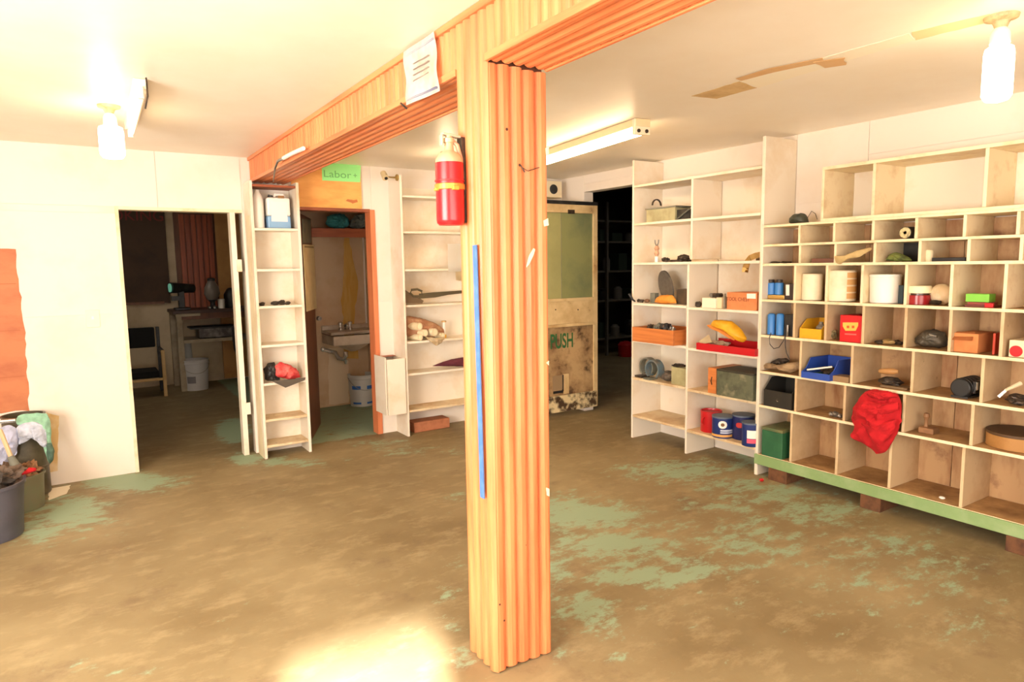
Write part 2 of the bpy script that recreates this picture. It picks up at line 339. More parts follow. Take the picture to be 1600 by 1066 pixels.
light('AREA', 'workshop_fill', (7.4, 6.4, 2.85), (7.4, 6.4, 0), 8, (1, .9, .78), shape='RECTANGLE', size=1.2, size_y=1.2)  # added lamp that lifts the dark workshop; its ceiling has no opening
# office behind the back wall
OF = mat('office wall paint', (200, 182, 152), .7, c2=(170, 150, 120), sc=2)
OY = 10.2
wallpart('wall_office', [((-1.6, OY, 0), (3.2, OY+.1, ZC)), ((-1.7, YB+.11, 0), (-1.6, OY, ZC)), ((3.0, 7.5, 0), (3.1, OY, ZC)), ((1.45, YB+.11, 0), (1.52, 7.5, ZC)), ((1.52, 7.42, 0), (3.0, 7.5, ZC)), ((2.78, YB+.11, 0), (2.86, 7.42, ZC))], OF)
wallpart('ceiling_office', [((-1.7, YB+.11, ZC), (3.2, OY+.1, ZC+.1))], OF)
WASH = mat('washroom wall paint', (206, 176, 140), .6, c2=(188, 150, 112), sc=2)
wwo = wallpart('wall_washroom', [((1.521, 7.40, 0), (2.779, 7.419, ZC)), ((2.765, YB+.111, 0), (2.779, 7.40, ZC)), ((1.521, YB+.111, 0), (1.533, 7.40, ZC))], WASH)
light('AREA', 'office_fill', (.2, 8.8, 2.44), (.9, 9.6, 0), 9, (1, .88, .72), shape='RECTANGLE', size=1, size_y=1)  # lamp put under the closed office ceiling to brighten the room
# workshop beyond the right opening
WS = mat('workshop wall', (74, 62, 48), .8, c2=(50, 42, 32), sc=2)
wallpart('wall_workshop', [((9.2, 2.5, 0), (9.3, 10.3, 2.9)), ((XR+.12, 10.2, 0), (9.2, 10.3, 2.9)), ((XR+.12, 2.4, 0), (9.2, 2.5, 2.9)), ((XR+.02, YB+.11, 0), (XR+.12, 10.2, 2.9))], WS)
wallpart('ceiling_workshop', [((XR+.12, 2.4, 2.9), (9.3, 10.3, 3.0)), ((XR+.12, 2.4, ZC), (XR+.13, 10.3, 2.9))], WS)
# ================================================================== POST AND BEAM
X0, X1, Y0, Y1, ZB = 1.234, 1.505, 2.068, 2.281, 2.278
post = thing('support_post', 'square post clad in glossy orange tongue and groove pine planks', 'post', ((X0+X1)/2, (Y0+Y1)/2, 0))
KN = mat('dark core timber', (92, 48, 26), .8)
MB().box((X0+.016, Y0+.016, 0), (X1-.016, Y1-.016, ZC)).put('core', KN, post)
def plank(w, t, h, ax='z'):   # profile in local a (width) / b (thickness, outward), extruded h
    g = .0012; c_ = .0095; k = w*.24
    return [(-w/2+g, 0), (-w/2+g, t-.015), (-w/2+g+k*.8, t-.005), (-w/2+g+k*1.7, t), (w/2-g-k, t), (w/2-g-k*.35, t-c_*.45), (w/2-g, t-c_), (w/2-g, 0)]
pm = {}
def add_plank(par, o, a, n, h, hd, w, m_, t=.018):   # o: base centre on inner plane, a: width dir, n: outward, h: length along hd
    key = (tuple(a), tuple(n), round(h, 3), tuple(hd), round(w, 4), m_.name)
    if key not in pm:
        A, Nn, Hd = Vector(a), Vector(n), Vector(hd)
        bm = MB(); bm.prism([A*p+Nn*q for p, q in plank(w, t, h)], Hd*h)
        bmesh.ops.recalc_face_normals(bm.b, faces=bm.b.faces); me = bpy.data.meshes.new('plank'); bm.b.to_mesh(me); bm.b.free(); me.materials.append(m_); pm[key] = me
    ob = bpy.data.objects.new('plank', pm[key]); COL.objects.link(ob); ob.parent = par['e']; ob.location = Vector(o)-Vector(par['o']); return ob
nf, ns = 5, 4
for i in range(nf):
    w = (X1-X0)/nf; x = X0+w*(i+.5)
    j = random.uniform(0, .012)
    add_plank(post, (x, Y0+.018, j*.5+.004), (1, 0, 0), (0, -1, 0), ZB-.012, (0, 0, 1), w, PINEZ)
    add_plank(post, (x, Y1-.018, .004), (1, 0, 0), (0, 1, 0), ZB-.012, (0, 0, 1), w, PINEZ)
for i in range(ns):
    w = (Y1-Y0)/ns; y = Y0+w*(i+.5)
    add_plank(post, (X0+.018, y, .004), (0, 1, 0), (-1, 0, 0), ZC-.03, (0, 0, 1), w, PINEZ)
    add_plank(post, (X1-.018, y, .004), (0, 1, 0), (1, 0, 0), ZB-.012, (0, 0, 1), w, PINEZ)
CHIP = mat('pale paint chip', (246, 226, 192), .6); KNOT = mat('dark knot', (70, 34, 18), .6)
def onfront(u, v): return PY(u, v, Y0-.0005)
for pts in ([(822, 418), (826, 400), (833, 388), (836, 390), (832, 402), (826, 414)], [(849, 345), (856, 341), (857, 352), (850, 354)], [(852, 232), (857, 228), (857, 242), (853, 243)], [(853, 762), (858, 764), (858, 776), (854, 774)], [(853, 567), (857, 564), (857, 571)]):
    patch('paint_chip', [onfront(*p) for p in pts], (0, -1, 0), CHIP, post, .0006, .01)
for u, v, r in ((792, 202, .0055), (812, 258, .005), (781, 200+745, .004), (788, 970, .004), (822, 852, .002)):
    MB().lathe(onfront(u, v), [(.0001, -.0012), (r*.8, -.0012), (r, 0), (r*.9, .001)], 12, 'y').put('knot', KNOT, post)
MB().tube([onfront(816, 262), onfront(822, 268)+Vector((0, -.012, 0)), onfront(841, 262)+Vector((0, -.006, 0))], .0016).put('bent_wire', DARK, post)
MB().tube([onfront(812, 258)+Vector((0, -.006, 0)), onfront(817, 270)+Vector((0, -.012, 0))], .0022).put('nail', DARK, post)
beam = thing('ceiling_beam', 'long ceiling beam clad in short orange pine planks resting on the post', 'beam', ((X0+X1)/2, Y1+1, ZB))
for (ya, yb) in ((-1.79, Y0), (Y1, YB-.005)):
    MB().box((X0+.018, ya, ZB+.014), (X1-.018, yb, ZC-.001)).put('core', KN, beam)
    n = int((yb-ya)/.0535); w = (yb-ya)/n
    for i in range(n):
        for x, nn in ((X0+.018, (-1, 0, 0)), (X1-.018, (1, 0, 0))):
            add_plank(beam, (x, ya+w*(i+.5), ZB+.002), (0, 1, 0), nn, ZC-ZB-.004, (0, 0, 1), w, PINEZ, .014)
    for i in range(5):
        w5 = (X1-X0-.03)/5
        add_plank(beam, (X0+.015+w5*(i+.5), ya+.002, ZB+.014), (1, 0, 0), (0, 0, -1), yb-ya-.004, (0, 1, 0), w5, PINEY, .014)
    for x in (X0-.001, X1-.014):
        MB().box((x, ya, ZB-.004), (x+.015, yb, ZB+.022)).put('edge_trim', PINEY, beam, bevel=.003)
for (ya, yb) in ((-1.79, Y0), (Y1, YB-.005)):
    
    MB().box((X1-.01, ya, ZC-.028), (X1+.008, yb, ZC-.001)).put('top_trim', PINEY, beam, bevel=.004)
MB().box((X0-.008, -1.79, ZC-.028), (X0+.017, YB-.005, ZC-.001)).put('top_trim', PINEY, beam, bevel=.004)
# white paper on the beam
def sheet(name, c4, nrm, m_, amp=.008, n=14, freq=9, th=.0008, parent=None):
    a, b_, c_, d = [Vector(p) for p in c4]; nrm = Vector(nrm); bm = MB(); g = []
    for i in range(n+1):
        r = []
        for j in range(n+1):
            s_, t_ = j/n, i/n; p = a*(1-s_)*(1-t_)+b_*s_*(1-t_)+c_*s_*t_+d*(1-s_)*t_
            r.append(bm.b.verts.new(p+nrm*(amp*(1.1+math.sin(t_*freq+s_*2)+.4*math.sin(s_*7)))))
        g.append(r)
    for i in range(n):
        for j in range(n): bm.b.faces.new((g[i][j], g[i][j+1], g[i+1][j+1], g[i+1][j]))
    bmesh.ops.solidify(bm.b, geom=bm.b.faces[:], thickness=th)
    return bm.put(name, m_, parent, smooth=True)
xb = X0-.012
def ob(u, v): return PX(u, v, xb)
pap = thing('hanging_paper', 'white printed paper sheet with blue border hanging on the orange beam', 'paper', ob(664, 105))
nn = (-1, 0, 0)
sheet('page', [ob(632, 82), ob(681, 50), ob(688, 142), ob(637, 165)], nn, mat('white paper', (240, 232, 224), .7, c2=(226, 210, 186), sc=9), .004, parent=pap)
BB = mat('pale blue print', (186, 188, 212), .7); PL_ = mat('faint print', (222, 208, 196), .7)
sheet('border_stripe', [ob(636, 88), ob(680, 59), ob(680.5, 62), ob(636.5, 91)], nn, BB, .0044, parent=pap, th=.002)
sheet('border_stripe', [ob(638, 156), ob(685, 135), ob(685, 138), ob(638, 159)], nn, BB, .0046, parent=pap, th=.002)
for k in range(4): sheet('print_line', [ob(648, 100+k*9), ob(672, 86+k*9), ob(672, 87+k*9), ob(648, 101+k*9)], nn, PL_, .0044, parent=pap, th=.002)
MB().cyl(ob(636, 170), ob(636, 166)+Vector((-.03, 0, .01)), .004).put('clip', DARK, pap)
# lever handle on the beam
lv = thing('lever_hook', 'white handled metal hook fixed to side of the orange beam', 'hook', ob(450, 250))
o3 = lambda u, v, d=.03: PX(u, v, xb-d)
MB().tube([o3(474, 232), o3(456, 240), o3(443, 247)], .013).put('grip', WHITEP, lv, smooth=True)
MB().tube([o3(443, 247), o3(434, 252), o3(430, 262), o3(427, 284, .02)], [.012, .009, .007, .003]).put('hook', STEEL, lv, smooth=True)
MB().cyl(o3(436, 250, .03), o3(436, 250, 0), .008).put('screw', STEEL, lv)
# fire extinguisher
EX = Vector((X0-.058, 2.235, 0)); zt = PX(722, 240, EX.x).z; zb_ = PX(722, 350, EX.x).z
ext = thing('fire_extinguisher', 'red fire extinguisher strapped to the left side of the pine post', 'extinguisher', (EX.x, EX.y, zb_))
r = .052; h = zt-zb_
MB().lathe((EX.x, EX.y, zb_), [(.001, .0), (r*.8, 0), (r*.96, .008), (r, .02), (r, h-.02)], 36).put('cylinder', RED, ext, smooth=True)
MB().lathe((EX.x, EX.y, zb_+h-.02), [(r*1.0, 0), (r*.97, .012), (r*.75, .032), (r*.4, .042), (.018, .046), (.016, .07), (.02, .074), (.02, .088), (.012, .092), (.012, .105)], 28).put('collar', mat('tan brass', (214, 186, 150), .35, .4), ext, smooth=True)
zz = zb_+h+.075
MB().box((EX.x-.028, EX.y-.012, zz), (EX.x+.045, EX.y+.012, zz+.009), Matrix.Rotation(math.radians(6), 3, 'Y')).box((EX.x-.034, EX.y-.01, zz-.035), (EX.x-.026, EX.y+.01, zz+.004)).put('lever', mat('pale metal', (210, 200, 176), .4, .5), ext, bevel=.002)
MB().tube([(EX.x+.01, EX.y, zz-.01), (EX.x+.03, EX.y-.01, zz-.03), (EX.x+.042, EX.y-.015, zz-.08), (EX.x+.046, EX.y-.012, zz-.15)], .008).put('hose', mat('hose', (186, 150, 120), .5), ext, smooth=True)
MB().lathe((EX.x, EX.y, zb_+h*.52), [(r+.001, 0), (r+.004, .002), (r+.004, .02), (r+.001, .022)], 32).put('strap', mat('gold band', (222, 152, 70), .35, .5), ext)
MB().lathe((EX.x, EX.y, zb_+h*.64), [(r+.001, 0), (r+.003, .001), (r+.003, .006), (r+.001, .007)], 32).put('strap', mat('red band', (170, 30, 34), .4), ext)
MB().box((EX.x-.02, EX.y-r-.014, zb_+h*.5), (EX.x+.004, EX.y-r+.002, zb_+h*.56)).box((EX.x-r-.01, EX.y-.01, zb_+h*.5), (EX.x-r+.004, EX.y+.01, zb_+h*.545)).put('buckle', mat('brass', (236, 190, 90), .3, .7), ext, bevel=.002)
MB().box((X0-.014, EX.y-.018, zb_+.01), (X0+.001, EX.y+.018, zz)).put('bracket', DARK, ext)
# blue strip
a = PX(743, 383, X0-.005); c_ = PX(755, 778, X0-.005)
bm = MB(); bm.prism([a+Vector((0, .014, 0)), a-Vector((0, .014, 0)), c_-Vector((0, .014, 0)), c_+Vector((0, .014, 0))], (-.006, 0, 0))
tag(bm.put('straightedge', mat('blue painted strip', (72, 116, 176), .5, c2=(96, 136, 186), sc=14), bevel=.001), 'narrow blue straightedge hung on left face of the pine post', 'ruler')
# ================================================================== LAMPS
def bulb(p, zlow, label, kind):
    t = thing('light_bulb', label, 'lamp', p)
    z = p.z; L_ = z-zlow
    MB().lathe((p.x, p.y, z), [(.058, 0), (.055, -.012), (.03, -.02), (.02, -.045)], 28).put('ceiling_plate', mat('aged fitting', (206, 184, 140), .5, c2=(150, 120, 80), sc=20), t, smooth=True)
    MB().lathe((p.x, p.y, z), [(.017, -.04), (.026, -.05), (.033, -.065), (.034, -.1), (.03, -.105)], 28).put('lamp_base', WHITEP, t, smooth=True)
    r = .046 if kind else .058
    MB().lathe((p.x, p.y, z), [(.026, -.104), (r, -.118), (r+.004, -.14), (r+.004, -L_+.025), (r*.85, -L_+.006), (r*.4, -L_)], 28).put('lamp_glass', GLOW, t, smooth=True)
pb = PZ(1565, 25, ZC); bulb(pb, PY(1558, 160, pb.y).z, 'glowing bulb in ceiling socket above the pigeonholes at right', 1)
pb = PZ(170, 165, ZC); bulb(pb, PY(168, 248, pb.y).z, 'glowing bulb in ceiling socket near the office doorway', 0)
pb = PZ(699, 238, ZC); bulb(pb, ZC-.25, 'small lit ceiling bulb partly hidden behind the fire extinguisher', 1)
ft = thing('fluorescent_light', 'long fluorescent ceiling light with bare lit tube right of post', 'lamp', (3.19, 4.4, ZC))
fa = Vector((3.065, 3.19, 0)); fb = Vector((3.33, 5.0, 0)); fd = (fb-fa).normalized(); fn = Vector((fd.y, -fd.x, 0))
def obox(a, b_, w, z0, z1):
    d = (b_-a).normalized(); n_ = Vector((d.y, -d.x, 0))*w/2
    return [a+n_+Vector((0, 0, z0)), a-n_+Vector((0, 0, z0)), b_-n_+Vector((0, 0, z0)), b_+n_+Vector((0, 0, z0))], Vector((0, 0, z1-z0))
bm = MB(); bm.prism(*obox(fa, fb, .11, ZC-.05, ZC-.002)); bm.put('housing', mat('light housing', (232, 204, 160), .45), ft, bevel=.004)
for q in (fa+fd*.005, fb-fd*.035):
    bm = MB(); bm.prism(*obox(q, q+fd*.03, .12, ZC-.1, ZC-.002)); bm.put('end_cap', mat('lamp end cap', (240, 222, 190), .5), ft, bevel=.006)
for s_ in (-.03, .03):
    MB().cyl(fa+fd*.036+fn*s_+Vector((0, 0, ZC-.077)), fb-fd*.036+fn*s_+Vector((0, 0, ZC-.077)), .016, n=16).put('tube', GLOW, ft, smooth=True)
    MB().cyl(fa+fn*s_+Vector((0, 0, ZC-.077)), fa+fd*.006+fn*s_+Vector((0, 0, ZC-.077)), .012, n=12).put('tube_socket', DARK, ft)
f2 = thing('fluorescent_light', 'short tube ceiling light with dangling cord above the office doorway', 'lamp', PZ(212, 150, ZC))
ga = PZ(218, 122, ZC); gb = PZ(203, 190, ZC)
bm = MB(); bm.prism(*obox(ga-Vector((0, 0, ZC)), gb-Vector((0, 0, ZC)), .06, ZC-.05, ZC-.002)); bm.put('housing', mat('white fixture', (246, 232, 204), .4), f2, bevel=.004)
MB().cyl(ga-Vector((.0, -.03, .07)), gb-Vector((0, .03, .07)), .015, n=16).put('tube', mat('half lit tube', (255, 240, 214), .4, emit=2.5), f2, smooth=True)
for q in (ga, gb): MB().cyl(q-Vector((0, 0, .095)), q-Vector((0, 0, .04)), .016).put('end_cap', WHITEP, f2)
MB().tube([PZ(228, 118, ZC)-Vector((0, 0, .01)), PY(230, 140, ga.y)-Vector((0, 0, .03)), PY(227, 170, ga.y)], .004).put('cord', DARK, f2)
# ================================================================== SHELF UNITS
def carcass(par, specs):
    for nm, a, b_, m_ in specs: MB().box(a, b_).put(nm, m_, par, bevel=.0015)
# --- tall right unit
TX = 4.1; TY0, TY1, TM = 3.075, 4.375, 3.735; T = .02
tall = thing('tall_shelf_unit', 'tall white two bay shelf unit against the right wall', 'shelf', (4.28, 3.73, 0))
TZ = [.215, .556, .893, 1.222, 1.575, 1.915, 2.24]
bks = [('side_board', (TX, TY1, 0), (XR-.002, TY1+T, 2.455), SHELF), ('side_board', (TX, TY0-T-.006, 0), (XR-.002, TY0, 2.44), SHELF)]
for z0, z1, ym in ((0, 1.555, TM+.01), (1.595, 2.22, TM-.02)): bks.append(('divider', (TX, ym-.01, z0), (XR-.02, ym+.01, z1), SHELF))
for z in TZ:
    if z < 1.5:
        bks.append(('shelf_board', (TX-.003, TM+.021, z-T), (XR-.012, TY1-.001, z), SHELFT if z < .6 else SHELF)); bks.append(('shelf_board', (TX-.003, TY0+.001, z-T-.01), (XR-.012, TM-.001, z-.01), SHELFT if z < .6 else SHELF))
    else: bks.append(('shelf_board', (TX-.003, TY0+.001, z-T), (XR-.012, TY1-.001, z), SHELF))
carcass(tall, bks)
carcass(tall, [('back_panel', (XR-.011, TY0+.001, .1), (XR-.002, TM-.003, 2.3), SHELF), ('back_panel', (XR-.011, TM+.003, .1), (XR-.002, TY1-.001, 2.3), SHELF)])
# --- pigeonholes
pig = thing('pigeonhole_unit', 'long grimy cream pigeonhole unit of small compartments on green timber base', 'shelf', (4.28, 2, .1))
PY1_, PY0_ = 3.045, .55; PXF = 4.1
PZs = [1.822, 1.688, 1.553, 1.300, 1.045, .782, .532, .165]
rows = []
def ys(us, v): return [PX(u, v, PXF).y for u in us]
rows = [ys([1249, 1303.5, 1364, 1431, 1506.5], 360), ys([1249.6, 1305.5, 1367, 1437, 1513.6, 1596], 388), ys([1242, 1291, 1347, 1415, 1486.5, 1571], 440), ys([1241, 1290, 1349, 1415.5, 1485.6, 1566.7], 500),
        ys([1250, 1331], 570)+ys([1425, 1535], 590), ys([1243, 1320], 620)+ys([1411, 1519], 655), ys([1235, 1308], 695)+ys([1390], 725)+ys([1503], 750)]
for rr in rows:
    w = sum((rr[i]-rr[i+1]) for i in range(len(rr)-1))/(len(rr)-1)
    while rr[-1]-w > PY0_+.05: rr.append(rr[-1]-w)
sp_ = []
for k, z in enumerate(PZs):
    th = .016 if k < 7 else .02
    sp_.append(('shelf_board', (PXF-.004, PY0_, z-th), (XR-.02, PY1_, z), PIGE if k < 3 else PIGT))
    if k >= 2: sp_.append(('edge_strip', (PXF-.009, PY0_, z-th-.001), (PXF-.0045, PY1_, z+.001), PIGE))
    if k < 7:
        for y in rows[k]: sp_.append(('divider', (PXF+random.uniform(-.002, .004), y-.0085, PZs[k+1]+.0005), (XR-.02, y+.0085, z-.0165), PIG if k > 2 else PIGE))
sp_.append(('side_board', (PXF-.004, PY1_+.0005, .1), (XR-.005, PY1_+.0175, 1.83), SHELF)); sp_.append(('side_board', (PXF, PY0_-.02, .1), (XR-.005, PY0_-.0005, 1.83), SHELF))
carcass(pig, sp_)
bx = [PY1_, 2.47, 1.9, 1.28, PY0_]
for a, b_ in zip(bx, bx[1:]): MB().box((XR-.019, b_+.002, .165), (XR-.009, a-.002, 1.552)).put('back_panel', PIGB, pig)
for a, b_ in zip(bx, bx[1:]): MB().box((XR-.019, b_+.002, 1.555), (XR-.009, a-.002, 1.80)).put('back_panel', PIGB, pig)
MB().box((PXF-.022, PY0_-.02, .09), (PXF+.03, PY1_+.018, .163)).put('base_rail', GREENP, pig, bevel=.003)
MB().box((XR-.06, PY0_-.02, .09), (XR-.01, PY1_, .144)).put('base_rail', GREENP, pig)
lbs = ['leftmost timber block propping up the green base rail', 'middle timber block propping up the green base rail', 'rightmost timber block propping up the green base rail']
for (u0, u1, v), lb in zip(((1197, 1224, 757), (1340, 1370, 803), (1566, 1612, 872)), lbs):
    a = PZ(u0, v-3); y1 = PX(u0+8, v, PXF+.02).y; y0 = PX(u1+10, v, PXF+.02).y
    tag(MB().box((PXF-.02, y0, 0), (PXF+.2, y1, .0895)).put('timber_block', BLOCK, bevel=.004), lb, 'block', 'timber blocks under the green rail')
tag(MB().rock(PZ(1190, 750, .012), .014, (1.2, 1, .8), .3).put('plastic_scrap', RED), 'small red plastic scrap on floor by the green rail', 'scrap')
# --- open box on top
top = thing('open_wall_shelf', 'open cream shelf box of wide bays standing on the pigeonhole unit', 'shelf', (4.28, 1.6, 1.823))
BT = 1.8225
s3 = [('bottom_board', (PXF, PY0_, BT), (XR-.012, 2.617, BT+.018), PIGE), ('top_board', (PXF, PY0_, 2.15), (XR-.012, 2.617, 2.17), PIGE), ('side_board', (PXF, 2.60, BT+.0185), (XR-.012, 2.617, 2.1495), PIGE), ('back_panel', (XR-.0115, PY0_, BT), (XR-.0015, 2.617, 2.17), SHELF)]
for y in (2.276, 1.675, 1.07): s3.append(('divider', (PXF, y-.009, BT+.0185), (XR-.012, y+.009, 2.1495), PIGE))
s3.append(('side_board', (PXF, PY0_-.018, BT), (XR-.012, PY0_, 2.17), PIGE))
carcass(top, s3)
# --- narrow left unit
LX0, LX1, LY = 1.187, 1.568, 5.645
nar = thing('narrow_shelf_unit', 'narrow white shelf unit with eight shelves standing beside the office doorway', 'shelf', (1.38, 5.76, 0))
nz_ = [PY(450, v, LY).z for v in (692, 652, 596, 537, 477, 420, 357)]
s4 = [('side_board', (LX0-.004, LY, 0), (LX0+.018, YB-.001, 2.27), SHELF), ('side_board', (LX1-.02, LY, 0), (LX1+.002, YB-.001, 2.27), SHELF), ('back_panel', (LX0+.0185, YB-.009, .05), (LX1-.0205, YB-.001, 2.2), SHELF), ('top_board', (LX0+.0185, LY+.01, 2.225), (LX1-.0205, YB-.01, 2.243), BWOOD)]
for z in nz_: s4.append(('shelf_board', (LX0+.0185, LY+.002, z-.02), (LX1-.0205, YB-.0095, z), SHELFT if z < .4 else SHELF))
carcass(nar, s4)
MB().box((LX0-.006, LY+.05, 0), (LX0-.0045, YB-.03, 2.0)).put('side_batten', CREAM, nar)
# --- back unit right of the washroom
BX0, BX1, BY = 2.455, 3.19, 5.64
bk = thing('wide_shelf_unit', 'white shelf unit on the back wall right of washroom doorway', 'shelf', (2.8, 5.76, 0))
bz = [PY(680, v, BY).z for v in (636, 580, 531, 475, 420, 362, 307)]
s5 = [('side_board', (BX0, BY-.02, 0), (BX0+.02, YB-.001, 2.38), SHELF), ('side_board', (BX1, BY, 0), (BX1+.02, YB-.001, 2.38), SHELF), ('back_panel', (BX0+.0205, YB-.009, .2), (BX1-.0005, YB-.001, 2.3), SHELF)]
for z in bz: s5.append(('shelf_board', (BX0+.0205, BY+.002, z-.02), (BX1-.0005, YB-.0095, z), SHELFT if z < .3 else SHELF))
carcass(bk, s5)
# wooden waste chute box hung beside it
ch = thing('wooden_box', 'tall narrow open topped white wooden box fixed beside the wide shelf unit', 'box', (2.39, 5.7, .2))
q0 = PY(596, 600, 5.72).x; z0 = PY(600, 648, 5.68).z; z1 = PY(612, 560, 5.68).z
carcass(ch, [('side_board', (q0, 5.62, z0), (q0+.012, YB-.002, z1+.02), SHELF), ('side_board', (BX0-.014, 5.62, z0), (BX0-.002, YB-.002, z1), SHELF), ('front_board', (q0+.0125, 5.60, z0), (BX0-.0145, 5.615, z1), SHELF), ('floor_board', (q0+.0125, 5.6155, z0), (BX0-.0145, YB-.002, z0+.012), SHELF), ('rim', (q0+.012, 5.8, z1), (BX0-.014, YB-.002, z1+.004), BWOOD)])
# ================================================================== WASHROOM
dp = Vector((1.64, YB+.06, 0)); dd = Vector((.40, .9, 0)).normalized(); dnm = Vector((dd.y, -dd.x, 0))
leaf = MB(); hw = .76
leaf.prism([dp, dp+dd*hw, dp+dd*hw-dnm*.035, dp-dnm*.035], (0, 0, TH-.04)); d3 = struct(leaf.put('door_3', BROWN, loc=dp)); d3p = as_p(d3, dp)
kp = PP(500, 498, dp, dnm)
MB().lathe(kp, [(.02, 0), (.02, .006), (.008, .01), (.008, .035), (.022, .045), (.024, .06), (.012, .068)], 20, 'y').put('door_knob', STEEL, d3p, smooth=True)
def od(u, v): return PP(u, v, dp, dnm)+dnm*.004
cal = thing('wall_calendar', 'cream hanging calendar with picture pinned to the brown washroom door', 'calendar', od(484, 430))
bm = MB(); bm.prism([od(472, 382), od(489, 383), od(493.5, 482), od(478, 487)], dnm*.006).put('page', mat('cream paper', (222, 204, 158), .7, c2=(206, 184, 134), sc=8), cal)
bm = MB(); bm.prism([od(471, 342), od(484, 344), od(485, 380), od(472, 380)], dnm*.005).put('picture', mat('faded photo print', (122, 118, 96), .6, c2=(78, 84, 84), sc=12), cal)
bm = MB(); bm.prism([od(474, 384), od(488, 385), od(488.2, 388), od(474, 387)], dnm*.0075).put('heading', mat('grey print', (150, 132, 96), .7), cal)
WY = 7.4
# yellow stain and pale strip on washroom wall
wwp = as_p(wwo, (0, 0, 0))
YS = mat('yellow stain', (206, 158, 74), .7, c2=(216, 176, 104), sc=5, stretch=(4, 1, .6))
patch('stain', [PY(u, v, WY) for u, v in ((538, 372), (546, 372), (551, 400), (559, 440), (556, 470), (552, 505), (560, 560), (538, 560), (536, 505), (534, 470), (538, 420))], (0, -1, 0), YS, wwp, .012, .06)
struct(MB().box((PY(569, 450, WY).x, WY-.012, .9), (PY(573, 450, WY).x, WY-.001, 2.0)).put('trim_6', WALL))
patch('stain', [PY(513, 545, WY), PY(545, 545, WY), PY(545, 630, WY), PY(513, 632, WY)], (0, -1, 0), mat('pale patch', (216, 192, 158), .7), wwp, .01, .06)
# brown shelf with cloths
shy = 6.75; sz = PY(535, 357, shy).z
tag(MB().box((1.60, shy, sz-.09), (2.763, shy+.025, sz)).box((1.60, shy+.025, sz-.025), (2.763, WY-.002, sz)).put('washroom_shelf', BWOOD, bevel=.003), 'reddish brown wooden shelf high up inside the washroom', 'shelf')
def pf(pts, y): return [PY(u, v, y) for u, v in pts]
def snap(o, z):   # drop an object so that its lowest point is at z
    me = o.data; lo = min((v.co.z for v in me.vertices)); o.location.z += z-(lo+o.location.z+(0)); return o
o = MB().puff(pf([(508, 352), (512, 341), (524, 336), (538, 338), (546, 346), (544, 356), (534, 360), (515, 357)], shy+.1), (0, -1, 0), .09, .03, 22, 1).put('folded_blanket', TEAL, smooth=True)
tag(snap(o, sz+.001), 'crumpled teal blanket on the brown washroom shelf', 'blanket')
o = MB().puff(pf([(546, 356), (548, 344), (558, 337), (572, 334), (575, 345), (573, 356), (560, 358)], shy+.1), (0, -1, 0), .08, .03, 25, 2).put('crumpled_cloth', mat('grey green cloth', (96, 96, 84), .9, c2=(58, 60, 54), sc=12), smooth=True)
tag(snap(o, sz+.001), 'crumpled grey cloth at right end of the washroom shelf', 'cloth')
# sink
sk = thing('wall_sink', 'grimy white wall hung sink with chrome trap in washroom', 'sink', (2.45, WY, .8))
za = PY(545, 514, WY-.05).z; xa, xc = PY(506, 520, WY-.1).x, 2.764
yf = 6.95
MB().box((xa, yf+.1, za-.035), (xc, WY-.002, za)).box((xa, WY-.05, za), (xc, WY-.002, za+.05)).put('deck', PORC, sk, bevel=.008)
bx0 = PY(521, 530, yf).x; bz1 = PY(540, 525, yf).z; bz0 = PY(540, 540, yf).z
MB().box((bx0, yf, bz0), (xc-.03, yf+.02, bz1)).box((bx0, yf+.02, bz0), (bx0+.02, WY-.05, bz1-.004)).box((xc-.05, yf+.02, bz0), (xc-.03, WY-.05, bz1-.004)).box((bx0+.02, yf+.02, bz0), (xc-.05, WY-.05, bz0+.015)).put('basin', PORC, sk, bevel=.008)
MB().lathe(((bx0+xc)/2, yf+.18, bz0-.09), [(.03, 0), (.08, .02), (.15, .06), (.19, .0895)], 28).put('bowl', PORC, sk, smooth=True)
tx = PY(538, 500, WY-.08).x
for s_ in (-.055, .055):
    MB().lathe((tx+s_, WY-.1, za), [(.024, 0), (.022, .02), (.014, .03), (.014, .05), (.026, .056), (.028, .08), (.016, .09)], 16).put('tap_handle', CHROME, sk, smooth=True)
MB().tube([(tx, WY-.1, za+.002), (tx, WY-.1, za+.05), (tx, WY-.16, za+.065), (tx, WY-.21, za+.045)], .014).put('spout', CHROME, sk, smooth=True)
px_ = PY(540, 550, yf+.18).x; pz = PY(540, 545, yf+.18).z
MB().tube([(px_, yf+.18, bz0-.09), (px_, yf+.18, pz-.08), (px_-.02, yf+.2, pz-.12), (px_-.06, yf+.25, pz-.11), (px_-.08, yf+.28, pz-.05), (px_-.14, yf+.35, pz-.03), (px_-.14, WY-.02, pz-.03)], .024, 12).put('trap_pipe', CHROME, sk, smooth=True)
MB().cyl((px_-.14, yf+.3, pz-.03), (px_-.22, yf+.28, pz-.0), .02).sph((px_-.22, yf+.28, pz), .028).put('shutoff_valve', CHROME, sk, smooth=True)
MB().cyl((px_, yf+.18, pz-.12), (px_, yf+.18, pz-.17), .03, .018).put('trap_cup', CHROME, sk, smooth=True)
